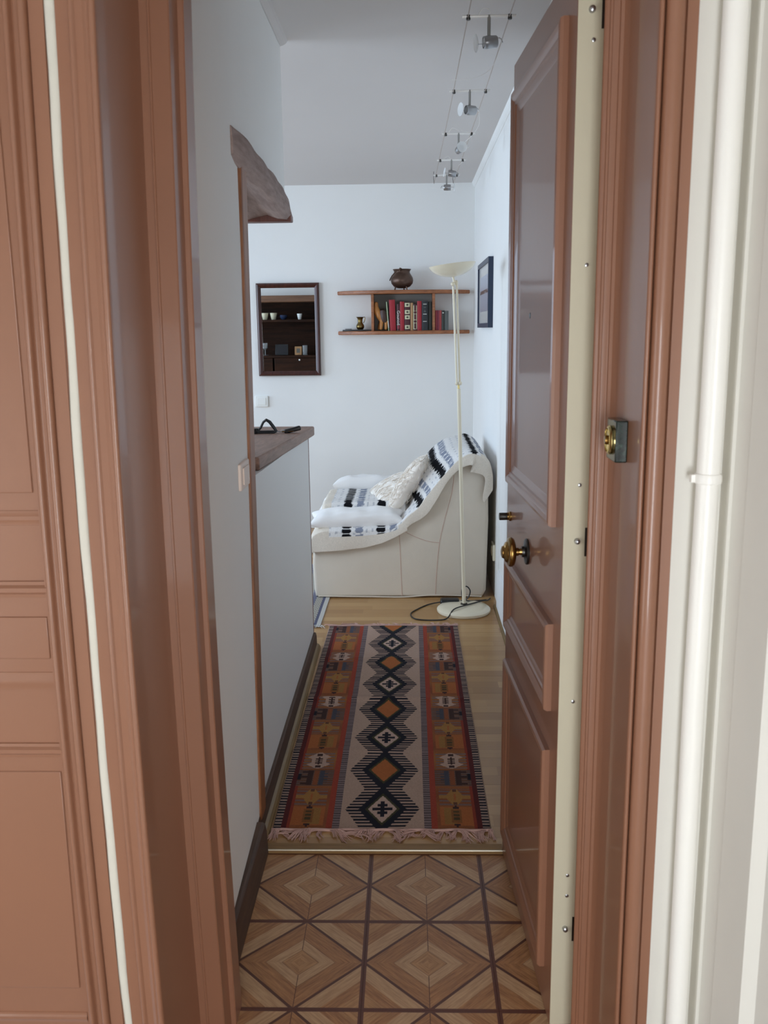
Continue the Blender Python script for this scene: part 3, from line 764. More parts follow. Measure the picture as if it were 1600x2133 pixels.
# carved animal
def skinned(name, verts, edges, radii, mat, parent, sub=2, root=0):
    off = WL[parent.name]
    me = bpy.data.meshes.new(name); me.from_pydata([tuple(Vector(v) - off) for v in verts], edges, [])
    o = bpy.data.objects.new(name, me); COL.objects.link(o); o.parent = parent; WL[o.name] = off
    me.materials.append(mat)
    sk = o.modifiers.new('skin', 'SKIN'); sk.use_smooth_shade = True
    for i, r in enumerate(radii):
        me.skin_vertices[0].data[i].radius = (r, r) if not isinstance(r, tuple) else r
    me.skin_vertices[0].data[root].use_root = True
    s = o.modifiers.new('sub', 'SUBSURF'); s.levels = sub; s.render_levels = sub
    return o
cx, cy, cz = -.195, 6.575, ZS
an = thing('carved_animal', 'carved wooden camel figurine in the left corner of the shelf box', 'figurine', (cx, cy, cz))
V = lambda x, y, z: (cx + x, cy + y, cz + z)
# trunk, hump, neck with raised head, four legs (head to the left, haunches to the right)
verts = [V(.000, 0, .108), V(.022, 0, .112), V(.040, .004, .096), V(-.016, -.002, .124), V(-.028, -.004, .142), V(-.031, -.006, .168), V(-.028, -.008, .190),
         V(-.018, -.010, .198), V(-.038, -.012, .187),
         V(.010, -.020, .072), V(.006, -.024, .038), V(.003, -.025, .005),
         V(.008, .020, .072), V(-.006, .022, .038), V(-.015, .023, .005),
         V(.042, -.016, .068), V(.040, -.020, .036), V(.037, -.021, .005),
         V(.042, .022, .068), V(.046, .022, .036), V(.034, .024, .005), V(.020, 0, .132)]
edges = [(0, 1), (1, 2), (0, 3), (3, 4), (4, 5), (5, 6), (6, 7), (6, 8), (0, 9), (9, 10), (10, 11), (0, 12), (12, 13), (13, 14), (2, 15), (15, 16), (16, 17), (2, 18), (18, 19), (19, 20), (1, 21)]
rad = [.033, .033, .031, .030, .026, .018, .016, .008, .010, .018, .0125, .010, .016, .012, .010, .019, .012, .010, .018, .012, .010, .018]
an_b = skinned('body', verts, edges, rad, M_carve, an)
# dark saddle cloth over hump and back
mb = MB()
P = np.zeros((9, 13, 3))
for i in range(9):
    for j in range(13):
        u = i / 8; a = math.radians(-125 + 250 * j / 12)
        x = lerp(-.002, .056, u); rr = .030 + .012 * math.sin(PI * min(1, u * 1.1)); zc_ = lerp(.112, .094, u)
        P[i, j] = V(x, rr * math.sin(a) * 1.05, zc_ + rr * math.cos(a) * (1.15 if abs(a) < 1 else 1.9))
mb.grid(P).build('saddle_cloth', M_carved, an, smooth=True)

# ---------------------------------------------------------------- cable spotlights
cables = thing('light_cables', 'pair of tensioned low voltage cables under the ceiling', 'cable', (.245, 4.0, 2.4))
for x in (.187, .3115):
    MB().tube([(x, 1.85, 2.395), (x - .003, 4.0, 2.393), (x - .012, 6.17, 2.40)], .0017, 6).build('cable', M_cable, cables, smooth=True)
    MB().tube([(x - .012, 6.17, 2.40), (x - .012, 6.19, 2.401), (x - .014, 6.22, 2.43), (x - .014, 6.22, 2.4795)], .0025, 6).build('cable_anchor', M_steel, cables, smooth=True)
    MB().tube([(x, 1.85, 2.395), (x, 1.84, 2.42), (x, 1.84, 2.4795)], .0025, 6).build('cable_anchor', M_steel, cables, smooth=True)
M_spotgrey = paint('grey_lacquer', (150, 148, 144), rough=.35, metal=.4)
M_rod = paint('clear_rod', (236, 234, 230), rough=.3, var=.02)
def spot(y, label, yaw, pitch, wires, disc=True, xo=0):
    xl, xr = .187 + xo, .3115 + xo; xc = (xl + xr) / 2; z = 2.397
    t = thing('cable_spotlight', label, 'spotlight', (xc, y, z), 'spotlights on the cable pair')
    MB().tube([(xl - .018, y, z), (xr + .018, y, z)], .0045, 10).build('cross_bar', M_rod, t, smooth=True)
    for x in (xl, xr):
        MB().lathe([(.0055, -.008), (.0065, -.006), (.0065, .005), (.0045, .007)], 12, Matrix.Translation((x, y, z - .002))).build('clamp', M_dsteel, t, smooth=True)
    MB().tube([(xc, y, z + .003), (xc, y, z - .058)], .0052, 12).build('stem', M_spotgrey, t, smooth=True)
    H = Matrix.Translation((xc + .004, y, z - .072)) @ Matrix.Rotation(yaw, 4, 'Z') @ Matrix.Rotation(pitch, 4, 'Y')
    A = H @ Matrix.Rotation(-PI / 2, 4, 'Y')     # lamp axis points along local -X
    MB().lathe([(.005, -.023), (.0145, -.022), (.0175, -.018), (.0185, .012), (.0175, .015), (.0175, .021), (.0150, .021), (.0140, .012)], 24, A).build('lamp_can', M_steel, t, smooth=True)
    MB().lathe([(.0125, .0195), (.012, .021), (.004, .022)], 20, A).build('bulb', M_glass, t, smooth=True)
    MB().tube([H @ Vector(p) for p in ((.027, 0, .010), (.034, 0, .006), (.038, 0, -.004))], .0022, 6).build('end_clip', M_steel, t, smooth=True)
    if disc:
        D = A @ Matrix.Translation((0, 0, .040))
        MB().lathe([(.003, 0), (.018, .001), (.025, .004), (.025, .0055), (.017, .0025), (.003, .0018)], 28, D).build('glass_disc', M_frost, t, smooth=True)
        MB().tube([A @ Vector((0, .012, .02)), A @ Vector((0, .014, .030)), A @ Vector((0, .004, .041))], .0011, 5).build('disc_clip', M_steel, t, smooth=True)
    for wpts in wires:
        pts = [Vector((xc, y, z)) + Vector(p) for p in wpts]
        # smooth the wire
        out = []
        for i in range(len(pts) - 1):
            a = pts[max(i - 1, 0)]; b = pts[i]; c = pts[i + 1]; d = pts[min(i + 2, len(pts) - 1)]
            for k_ in range(5):
                s_ = k_ / 5
                out.append(.5 * ((2 * b) + (c - a) * s_ + (2 * a - 5 * b + 4 * c - d) * s_ ** 2 + (3 * b - 3 * c + d - a) * s_ ** 3))
        out.append(pts[-1])
        MB().tube(out, .0009, 5).build('wire', M_rod, t, smooth=True)
    return t
spot(2.97, 'cable spotlight nearest the camera, with the largest grey can', .16, -.10, [[(-.035, 0, .002), (-.018, 0, .022), (0, 0, .018), (.006, 0, 0)], [(.04, 0, -.075), (.03, .28, -.075), (-.03, .42, -.07), (-.09, .50, -.05)]])
spot(3.84, 'second cable spotlight, pale disc turned to the left', .42, .0, [[(.035, 0, -.075), (.05, .15, -.09), (.045, .4, -.08), (.02, .6, -.075)]])
spot(4.642, 'third cable spotlight, turned to face the camera', PI / 2 + .25, .1, [[(-.05, 0, .002), (-.03, 0, .026), (.004, 0, .012)], [(.01, 0, .014), (.03, 0, .01), (.055, 0, .002)], [(.02, -.02, -.06), (.05, .02, -.06), (.065, .03, -.01)]])
spot(5.335, 'fourth cable spotlight, with a shiny round glass', .15, .15, [[(-.05, 0, .0), (-.02, 0, .02), (.0, 0, .0)], [(.04, 0, -.03), (.045, -.3, -.06)]], xo=-.002)
spot(5.84, 'farthest cable spotlight near the back wall', PI, .0, [[(.04, .0, -.085), (.02, .1, -.075), (-.09, .15, -.05)]], xo=-.008)

# ---------------------------------------------------------------- floor lamp
fl = thing('floor_lamp', 'ivory torchiere floor lamp with tilted bowl in front of the armchair', 'lamp', (.285, 4.612, .0105))
MB().lathe([(.004, 0), (.136, 0), (.141, .006), (.141, .016), (.132, .024), (.10, .029), (.02, .033), (.004, .033)], 56, Matrix.Translation((.285, 4.612, .0105))).build('base', M_ivory, fl, smooth=True)
MB().lathe([(.018, 0), (.018, .006), (.012, .008)], 20, Matrix.Translation((.288, 4.632, .0425))).build('base_socket', M_dsteel, fl, smooth=True)
MB().tube([(.2885, 4.632, .040), (.2545, 4.625, 1.180)], .0098, 16).build('pole', M_ivory, fl, smooth=True)
# elbow, twin upper rods
MB().tube([(.2545, 4.625, 1.175), (.253, 4.625, 1.20)], .0060, 12).build('elbow_pin', M_brass2, fl, smooth=True)
for (x, zz) in ((.2445, 1.206), (.2610, 1.208)):
    MB().ball((x, 4.625, zz), .0085 if x < .25 else .0105, 16).build('elbow_joint', M_ivory, fl, smooth=True)
MB().tube([(.2445, 4.62, 1.210), (.2245, 4.62, 1.690)], .0056, 12).build('upper_rod', M_ivory, fl, smooth=True)
MB().tube([(.2600, 4.63, 1.212), (.2420, 4.63, 1.700)], .0056, 12).build('upper_rod', M_ivory, fl, smooth=True)
MB().ball((.2225, 4.615, 1.694), .0105, 16).build('top_joint', M_ivory, fl, smooth=True)
MB().ball((.2405, 4.632, 1.700), .0095, 16, (1, 1, 1.5)).build('top_joint', M_ivory, fl, smooth=True)
MB().tube([(.2305, 4.615, 1.700), (.2265, 4.62, 1.716), (.2235, 4.62, 1.732)], [.007, .005, .007], 12).build('bowl_stem', M_ivory, fl, smooth=True)
B = Matrix.Translation((.2262, 4.62, 1.7285)) @ Matrix.Rotation(math.radians(-6.5), 4, 'Y')
pr = [(.004, .0)] + [(.116 * math.sin(math.radians(a)) / math.sin(math.radians(72)), .058 * (1 - math.cos(math.radians(a))) / (1 - math.cos(math.radians(72)))) for a in range(8, 73, 8)]
pr2 = [(r - .0025, z + .002) for r, z in pr[::-1]]
MB().lathe(pr + pr2, 64, B).build('bowl', M_ivory, fl, smooth=True)
# foot dimmer and cable
MB().box(.165, .268, 4.685, 4.745, .0115, .050).build('foot_dimmer', M_black, fl, bevel=.012, seg=3)
def spline(pts, n=8):
    pts = [Vector(p) for p in pts]; out = []
    for i in range(len(pts) - 1):
        a = pts[max(i - 1, 0)]; b = pts[i]; c = pts[i + 1]; d = pts[min(i + 2, len(pts) - 1)]
        for k_ in range(n):
            s_ = k_ / n
            out.append(.5 * ((2 * b) + (c - a) * s_ + (2 * a - 5 * b + 4 * c - d) * s_ ** 2 + (3 * b - 3 * c + d - a) * s_ ** 3))
    return out + [pts[-1]]
cab = spline([(.165, 4.715, .030), (.10, 4.72, .015), (.04, 4.64, .014), (.005, 4.56, .014), (.03, 4.475, .014), (.12, 4.455, .014), (.19, 4.475, .016), (.23, 4.535, .046), (.30, 4.60, .049), (.38, 4.70, .038), (.425, 4.78, .02), (.445, 4.83, .016)])
MB().tube(cab, .0034, 8).build('cord', M_black, fl, smooth=True)
cab = spline([(.268, 4.715, .035), (.31, 4.70, .055), (.325, 4.70, .095), (.305, 4.69, .125), (.280, 4.665, .115), (.282, 4.655, .07), (.31, 4.69, .045), (.36, 4.74, .03), (.42, 4.80, .016)])
MB().tube(cab, .0034, 8).build('cord', M_black, fl, smooth=True)

# ---------------------------------------------------------------- armchair
YN, YF = 4.862, 5.70
ac = thing('armchair', 'low armchair in a beige canvas slipcover in the back corner', 'armchair', (-.06, 5.28, .0105))
prof = [(-.525, .018), (.405, .012), (.424, .05), (.434, .45), (.430, .66), (.412, .745), (.375, .79), (.325, .807), (.268, .772), (.19, .692), (.10, .585), (.02, .475), (-.04, .405), (-.12, .372), (-.40, .366), (-.49, .362), (-.530, .33), (-.538, .20), (-.532, .06)]
def loft_body(prof, y0, y1, ny=26, inset=.035, nb=4):
    ys = []
    for i in range(nb + 1):
        a = PI / 2 * i / nb
        ys.append((y0 + inset * (1 - math.sin(a)), inset * (1 - math.cos(a)) * 0 + inset * (1 - math.sin(PI / 2 - (PI / 2 - a) * 1)) ))
    cxx = sum(p[0] for p in prof) / len(prof); czz = .35
    rings = []
    def ring(y, ins):
        out = []
        n = len(prof)
        for i in range(n):
            a = Vector(prof[i - 1]); b = Vector(prof[i]); c = Vector(prof[(i + 1) % n])
            n1 = Vector((-(b - a).y, (b - a).x)).normalized(); n2 = Vector((-(c - b).y, (c - b).x)).normalized()
            m = (n1 + n2).normalized()
            p = b + m * ins
            out.append((p.x, y, max(p.y, .0115)))
        return out
    mb = MB(); rs = []
    seq = []
    for i in range(nb + 1):
        a = PI / 2 * i / nb
        seq.append((y0 + inset * (1 - math.sin(a)), inset * (1 - math.cos(PI / 2 - a)) if False else inset * (1 - math.sin(a)) ** 1.0 * 0 + inset * (1 - math.sin(a)) * 0 + inset * (1 - math.sqrt(max(0, 1 - (1 - math.sin(a)) ** 2))) * 0 + inset * (1 - math.cos(PI / 2 - a)) * 0))
    # simple quarter round
    seq = [(y0 + inset * (1 - math.cos(PI / 2 * i / nb)), inset * (1 - math.sin(PI / 2 * i / nb))) for i in range(nb + 1)]
    for k_ in range(1, ny): seq.append((lerp(y0 + inset, y1 - inset, k_ / ny), 0))
    seq += [(y1 - inset * (1 - math.cos(PI / 2 * (nb - i) / nb)), inset * (1 - math.sin(PI / 2 * (nb - i) / nb))) for i in range(nb + 1)]
    for y, ins in seq: rs.append([mb.bm.verts.new(p) for p in ring(y, ins)])
    n = len(prof)
    for a, b in zip(rs, rs[1:]):
        for i in range(n): mb.bm.faces.new((a[i], a[(i + 1) % n], b[(i + 1) % n], b[i]))
    mb.bm.faces.new(rs[0]); mb.bm.faces.new(rs[-1])
    return mb
loft_body(prof, YN, YF, inset=.022).build('slipcover', M_canvas, ac, smooth=True, angle=60)
# stitched seams on the near side
def seam(pts): MB().tube(spline(pts, 6), .0017, 5).build('seam', M_seam, ac, smooth=True)
yy = YN - .0003
seam([(-.055, yy, .40), (-.050, yy, .25), (-.046, yy, .12), (-.042, yy, .02)])
seam([(.245, yy, .70), (.232, yy, .60), (.195, yy, .46), (.165, yy, .32), (.150, yy, .16), (.143, yy, .03)])
seam([(-.06, yy, .41), (.02, yy, .365), (.10, yy, .335), (.165, yy, .325)])
# hem
MB().tube(spline([(-.51, YN + .002, .022), (-.2, YN - .002, .018), (-.03, YN - .002, .016), (.14, YN, .026), (.40, YN + .004, .016)], 6), .004, 6).build('hem', M_canvas, ac, smooth=True)

def pillow(w, d, h, nx=36, ny=26, p=2.6, corner=.10, wrinkle=.004, seed=0):
    """pillow surface centred on the origin, w along x, d along y, thickness h; returns list of two grids"""
    r = np.random.default_rng(seed); ph = r.uniform(0, 6, 8)
    out = []
    for sgn in (1, -1):
        P = np.zeros((nx, ny, 3))
        for i in range(nx):
            for j in range(ny):
                u = -1 + 2 * i / (nx - 1); v = -1 + 2 * j / (ny - 1)
                u = math.sin(u * PI / 2); v = math.sin(v * PI / 2)
                tx = (1 - abs(u) ** p) ** .5; ty = (1 - abs(v) ** p) ** .5
                x = u * w / 2 * (1 - corner * (1 - abs(u * v)) * abs(u) ** 3 * (1 - v * v)); y = v * d / 2 * (1 - corner * (1 - u * u) * abs(v) ** 3)
                z = sgn * h / 2 * tx * ty
                z += wrinkle * tx * ty * (math.sin(u * 7 + v * 3 + ph[0]) + .6 * math.sin(v * 11 - u * 5 + ph[1]) + .5 * math.sin(u * 17 + ph[2]))
                P[i, j] = (x, y, z)
        out.append(P)
    return out
def add_pillow(mb, Mx, *a, bend=0, **k):
    for P in pillow(*a, **k):
        Q = P.copy()
        for i in range(P.shape[0]):
            for j in range(P.shape[1]):
                q = Vector(P[i, j])
                if bend: q.z += bend * (q.x / .25) ** 2
                Q[i, j] = Mx @ q
        mb.grid(Q)
    return mb
# arm cushions (near and far)
Mx = Matrix.Translation((-.290, 4.945, .448)) @ Matrix.Rotation(math.radians(-1.5), 4, 'Y') @ Matrix.Rotation(math.radians(14), 4, 'X')
add_pillow(MB(), Mx, .520, .165, .108, corner=.10, p=3.2, bend=.004, seed=1).build('arm_cushion', M_whcloth, ac, smooth=True, angle=80, label='white near arm cushion')
Mx = Matrix.Translation((-.240, 5.590, .525)) @ Matrix.Rotation(math.radians(1.5), 4, 'Y') @ Matrix.Rotation(math.radians(-6), 4, 'X')
add_pillow(MB(), Mx, .46, .17, .125, corner=.10, p=3.2, bend=.0, seed=2).build('arm_cushion', M_whcloth, ac, smooth=True, angle=80, label='white far arm cushion')
# seat cushion
Mx = Matrix.Translation((-.235, 5.275, .442))
add_pillow(MB(), Mx, .58, .52, .125, p=6, corner=.02, wrinkle=.001, seed=3).build('seat_cushion', M_whcloth, ac, smooth=True, angle=80)

# patterned throw
M_throw = attr_mat('ikat_weave', .95, 700, .3)
def throw():
    top = [(-.538, .28), (-.546, .33), (-.530, .378), (-.49, .402), (-.45, .408), (-.30, .410), (-.12, .418), (-.05, .442), (-.005, .488), (.05, .535), (.10, .603), (.19, .712), (.262, .790), (.328, .827), (.385, .812), (.428, .770), (.448, .70), (.450, .63)]
    pts = spline([(x, 0, z) for x, z in top], 10)
    # resample
    d = [0]
    for a, b in zip(pts, pts[1:]): d.append(d[-1] + (b - a).length)
    NU, NV = 300, 190
    us = np.linspace(0, d[-1], NU)
    X = np.interp(us, d, [p.x for p in pts]); Z = np.interp(us, d, [p.z for p in pts])
    hx = [-.545, -.52, -.38, -.245, -.15, -.08, -.03, .06, .19, .262, .305, .33, .36, .395, .43, .45]
    hz = [.285, .292, .302, .3154, .342, .375, .408, .528, .663, .742, .775, .782, .765, .712, .66, .61]
    SB = us[int(np.argmax(Z))] + .05
    P = np.zeros((NU, NV, 3)); C = np.zeros((NU, NV, 3))
    cream = np.array(lin((226, 216, 202))); black = np.array(lin((20, 20, 24))); grey = np.array(lin((136, 142, 158))); white = np.array(lin((232, 230, 228)))
    y0 = YN - .012
    for i in range(NU):
        x, z = X[i], Z[i]; s = us[i]
        # drop at the near side; parametrise by s so that steep parts follow the hem line
        if x < -.03: hzv = np.interp(x, hx, hz); drop = max(.02, z - hzv)
        elif x < .36: drop = max(.03, .045 + .012 * math.sin(x * 23))
        else: drop = .075 + .02 * math.sin(z * 40)
        tx_, tz_ = (X[min(i + 1, NU - 1)] - X[max(i - 1, 0)]), (Z[min(i + 1, NU - 1)] - Z[max(i - 1, 0)])
        l = math.hypot(tx_, tz_); nx_, nz_ = -tz_ / l, tx_ / l
        bl = max(0, min(1, (x + .14) / .22)); bl = bl * bl * (3 - 2 * bl)
        iv = Vector((-nx_ * bl, -1 * (1 - bl) - nz_ * bl)).normalized(); inward = (iv.x, iv.y)
        if x > .40: inward = (-.55, -.83)
        for j in range(NV):
            v = j / (NV - 1)
            hang = .16
            if v < hang:                    # hanging flap on the near side
                f = 1 - v / hang
                dd = drop * f
                xx = x + inward[0] * dd; zz = z - .012 + inward[1] * dd + 0
                yv = y0 - .004 - .010 * math.sin(f * PI * .5) + .005 * math.sin(s * 21) * f - .012 * math.exp(-((x - .38) / .05) ** 2) * f
            else:
                g = (v - hang) / (1 - hang)
                yv = lerp(y0 - .004, YF + .008, g)
                xx, zz = x, z
                e = min(1, g / .045); zz -= .012 * (1 - math.sin(e * PI / 2))
                # seat cushion swelling
                if -.53 < x < -.02:
                    k_ = max(0, min(1, (yv - 4.985) / .07)) * max(0, min(1, (5.545 - yv) / .05)) * max(0, min(1, (x + .53) / .05)) * max(0, min(1, (.02 - x) / .07))
                    zz += .105 * (k_ * k_ * (3 - 2 * k_))
                if 0 < x < .36 and s < SB:
                    k_ = max(0, min(1, (yv - 4.90) / .16)) * max(0, min(1, (5.69 - yv) / .10)) * math.sin(PI * min(1, max(0, (x - .0) / .34)) ** .8)
                    b_ = .062 * (k_ * k_ * (3 - 2 * k_)); xx += nx_ * b_; zz += nz_ * b_
                wv = .0028 * math.sin(yv * 33 + x * 9) + .002 * math.sin(yv * 61 - x * 31)
                xx += nx_ * wv; zz += nz_ * wv
            P[i, j] = (xx, yv, zz)
            # ikat bands run across the chair (along y)
            yvv = yv if v >= hang else y0 - (1 - v / hang) * drop
            seatc = [(-.345, 'b'), (-.275, 'g'), (-.155, 'b'), (-.085, 'g'), (.06, 'b'), (.105, 'g'), (.185, 'b'), (.232, 'g'), (.352, 'b'), (.40, 'g')]
            # use arc length relative to seat start
            c = white if (x > -.44) else cream
            n = math.sin(yvv * 160 + math.sin(s * 40) * 1.3)
            lens = abs(math.sin(yvv * 115))
            if x > -.44:
                sp = 0
                for bx, kind in seatc:
                    hw = .026 if x < 0 else .017
                    m = hw * ((.55 + .45 * lens) if x < 0 else (.55 + .75 * abs(math.sin(yvv * 150 + math.sin(yvv * 60))))) if kind == 'b' else hw * .85 * (.7 + .3 * abs(math.sin(yvv * 150)))
                    if abs(x - bx) < m * (1 if x < 0 else .9):
                        c = black if kind == 'b' else grey
                        if kind == 'b' and x < 0 and lens < .22: c = white
                        if kind == 'g' and n > .72: c = white
                if c is white and n > .55 and int(s * 90) % 3 == 0: c = (grey + white) / 2
            if v < hang * .72: c = cream
            if v < hang and x > -.06: c = cream
            if x > .385 and v < hang + .05: c = cream
            C[i, j] = c
    n, m = NU, NV
    me = bpy.data.meshes.new('patterned_throw')
    off = Vector((-.05, 5.28, .285))
    vs = P.reshape(-1, 3) - np.array(off)
    idx = np.arange(n * m).reshape(n, m)
    f = np.stack([idx[:-1, :-1], idx[1:, :-1], idx[1:, 1:], idx[:-1, 1:]], -1).reshape(-1, 4)
    me.from_pydata(vs.tolist(), [], f.tolist())
    at = me.color_attributes.new('weave', 'FLOAT_COLOR', 'POINT')
    at.data.foreach_set('color', np.concatenate([C.reshape(-1, 3), np.ones((n * m, 1))], 1).astype(np.float32).ravel())
    me.polygons.foreach_set('use_smooth', [True] * len(me.polygons))
    o = bpy.data.objects.new('patterned_throw', me); COL.objects.link(o); o.location = off
    me.materials.append(M_throw)
    so = o.modifiers.new('thick', 'SOLIDIFY'); so.thickness = .003; so.offset = 1
    return tag(o, 'black and grey ikat throw with cream hem draped over the armchair', 'throw')
throw()

# shaggy cushions leaning on the backrest
def shaggy(label, c, rot, w, d, h, seed, strands):
    t = thing('shaggy_cushion', label, 'cushion', c, 'shaggy cushions on the armchair')
    Mx = Matrix.Translation(c)
    for ax, a in rot: Mx = Mx @ Matrix.Rotation(math.radians(a), 4, ax)
    add_pillow(MB(), Mx, w, d, h, seed=seed, wrinkle=.006, corner=.08).build('cushion', M_fur, t, smooth=True, angle=80)
    mb = MB(); r = random.Random(seed)
    for _ in range(strands):
        u, v = r.uniform(-.98, .98), r.uniform(-.98, .98)
        sg = 1 if r.random() < .75 else -1
        a = r.gauss(-.5, .45); l = r.uniform(.035, .075); pts = []
        for q_ in range(6):
            uu = max(-1.06, min(1.06, u + math.cos(a) * l * q_ / 5 / (w / 2))); vv = max(-1.06, min(1.06, v + math.sin(a) * l * q_ / 5 / (d / 2))); a += r.gauss(0, .12)
            tz = h / 2 * max(0, 1 - min(1, abs(uu)) ** 2.6) ** .5 * max(0, 1 - min(1, abs(vv)) ** 2.6) ** .5
            pts.append(Mx @ Vector((uu * w / 2, vv * d / 2, sg * (tz + .0015 + .004 * math.sin(PI * q_ / 5)))))
        mb.tube(pts, [.0016, .0028, .0030, .0026, .0018, .0007], 4, cap=False, flat=.6)
    mb.build('shag_strands', M_fur, t, smooth=True, kind='stuff')
shaggy('cream shaggy cushion standing against the patterned backrest', (.000, 5.12, .612), [('Z', -8), ('Y', -58)], .34, .33, .11, 5, 420)
shaggy('flat shaggy cushion slumped on the seat below the standing one', (-.085, 5.26, .560), [('Z', 14), ('Y', -26)], .27, .38, .10, 6, 380)

# ---------------------------------------------------------------- rugs
M_rug = attr_mat('kilim_weave', .95, 1100, .45)
def kilim():
    NX, NY = 210, 600
    y0, y1 = 2.467, 4.362
    D0 = 2.5823; DS = .2527
    U = (np.arange(NX) + .5) / NX; Yv = y0 + (np.arange(NY) + .5) / NY * (y1 - y0)
    u, yv = np.meshgrid(U, Yv, indexing='ij')
    def c(*a): return np.array(lin(a))
    cream = c(176, 148, 132); navy = c(34, 33, 42); olive = c(64, 62, 42); orange = c(166, 98, 56); ochre = c(150, 98, 56); red = c(150, 66, 50); dred = c(88, 40, 40)
    greyp = c(132, 114, 114); blue = c(46, 66, 84); yellow = c(160, 118, 66); rust = c(132, 74, 50); pale = c(184, 156, 142); brown = c(90, 60, 48)
    img = np.zeros((NX, NY, 3)); img[:] = cream
    row = np.floor((yv - y0) / .0072).astype(int); row2 = np.floor((yv - y0) / .0100).astype(int)
    def put(mask, col): img[mask] = col
    s = np.minimum(u, 1 - u); side = (u < .5)
    # borders
    fld = (s >= .055) & (s < .252)
    put(fld, rust)
    hs = np.sin(yv * 37) * .5 + np.sin(yv * 13.1 + 2) * .5
    img[fld] = (rust + (ochre - rust) * np.clip(.5 + .6 * hs, 0, 1)[..., None])[fld]
    # abrash across the width of each side field
    put((s >= .037) & (s < .062), dred); put((s >= .062) & (s < .075), red * .8)
    put((s >= .245) & (s < .273), red)
    put((s >= .273) & (s < .303), greyp); put((s >= .273) & (s < .303) & (row % 2 == 0), greyp * .45)
    put(s < .037, pale * .75); put((s < .037) & (np.floor((yv - y0) / .0085).astype(int) % 2 == 0), navy)
    put(s < .006, pale * .9)
    # side motifs
    fu = (s - .06) / .185; fx = np.where(side, fu, fu)       # 0 outer .. 1 inner
    per = .5075
    for base, kind in ((2.541, 'block'), (2.658, 'star'), (2.784, 'bird'), (2.9045, 'white')):
        kk = np.round((yv - base) / per); dy = (yv - base - kk * per)
        a = np.abs(dy); ax = np.abs(fx - .5)
        if kind == 'block':
            put(fld & (a < .055) & (ax < .40), orange)
            put(fld & (a < .048) & (fx > .5) & (fx < .80), yellow * .85)
            put(fld & (a < .040) & (ax < .13), ochre * .75)
            put(fld & (a < .030) & (ax < .08) & (row % 3 != 0), olive)
            put(fld & (np.abs(a - .050) < .006) & (ax < .07), navy); put(fld & (np.abs(a - .060) < .004) & (ax < .03), navy)
        elif kind == 'star':
            st = (ax * .26 + a < .066) & (a < .050) & ~((a > .018) & (ax > .30) & (row2 % 2 == 0))
            put(fld & (a < .052) & (ax < .42) & (row2 % 2 == 0), greyp * .7)
            put(fld & st, yellow); put(fld & (a < .012) & (ax < .40), yellow)
            put(fld & (a < .05) & (a > .034) & (ax < .06), brown)
            put(fld & (np.abs(dy) < .02) & (ax < .035), orange)
        elif kind == 'bird':
            put(fld & (a < .056) & (ax < .48), brown * 1.2); put(fld & (a < .056) & (row % 2 == 0) & (ax < .48), greyp * .55)
            put(fld & (fx > .60) & (fx < .74) & (a < .048), blue); put(fld & (fx > .74) & (fx < .84) & (a < .03) & (row2 % 2 == 0), blue)
            put(fld & (fx > .44) & (fx < .58) & (a < .050), rust)
            put(fld & (fx > .26) & (fx < .42) & (a < .048), navy)
            put(fld & (fx > .02) & (fx < .28) & (np.abs(dy - .006) < .008), navy); put(fld & (fx > .02) & (fx < .12) & (np.abs(np.abs(dy - .006) - .014) < .006), navy)
            put(fld & (fx > .12) & (fx < .28) & (a < .045) & (a > .032), navy)
        else:
            put(fld & (a < .054) & (ax < .44) & (row2 % 2 == 0), greyp * .75)
            st = (ax < .34 - .30 * np.abs(a - .026) / .03) & (a < .054)
            put(fld & st, pale); put(fld & (a < .018) & (ax < .20), pale)
            put(fld & (a < .024) & (ax < .11) & (row % 2 == 0), navy); put(fld & (a < .026) & (ax < .03), navy)
            put(fld & (np.abs(a - .042) < .008) & (ax < .07 - .0), navy)
    local = rust + (ochre - rust) * np.clip(.5 + .6 * hs, 0, 1)[..., None]
    ff = (s >= .075) & (s < .245)
    img[ff] = (img * .86 + local * .14)[ff]
    # central medallions
    cxm = np.abs(u - .5); k0 = np.round((yv - D0) / DS); d = np.abs(yv - D0 - k0 * DS) / (DS / 2); white_k = (k0 % 2 == 0)
    comb = (cxm < .176 - .085 * d) & (((yv - D0) / .0181 - .29) % 1 < .60)
    put(comb, navy)
    wob = .102 - .100 * np.clip(d, 0, 1) ** 1.0 + .012
    put(cxm < wob, navy)
    put(cxm < .082 - .108 * d, olive)
    inn = cxm < .069 - .108 * d
    put(inn & white_k, pale * 1.02); put(inn & ~white_k, orange)
    dd = np.abs(yv - D0 - k0 * DS)
    put(inn & white_k & (cxm < .008) & (dd < .045), navy)
    put(inn & white_k & (dd < .0065) & (cxm < .046), navy)
    put(inn & white_k & (np.abs(dd - .022) < .009) & (cxm < .024), navy)
    img *= (1 + .10 * (rng.random((NX, NY, 1)) - .5)) * (1 + .05 * np.sin(yv * 900)[..., None] * 0)
    # geometry
    gx = np.linspace(0, 1, NX + 1); gy = np.linspace(y0, y1, NY + 1)
    G = np.zeros((NX + 1, NY + 1, 3))
    for j, yj in enumerate(gy):
        xl = np.interp(yj, [2.467, 2.73, 3.4, 4.362], [-.4165, -.4190, -.4150, -.4065]); xr = np.interp(yj, [2.467, 4.362], [.2397, .2412])
        G[:, j, 0] = xl + (xr - xl) * gx; G[:, j, 1] = yj
        cr = .010 * math.exp(-((yj - 3.44) / .022) ** 2) + .005 * math.exp(-((yj - 3.90) / .02) ** 2) + .0045 * math.exp(-((yj - 2.98) / .025) ** 2)
        G[:, j, 2] = .0165 + cr * (.8 + .2 * np.sin(gx * 5)) + .0012 * np.sin(gx * 9 + yj * 8)
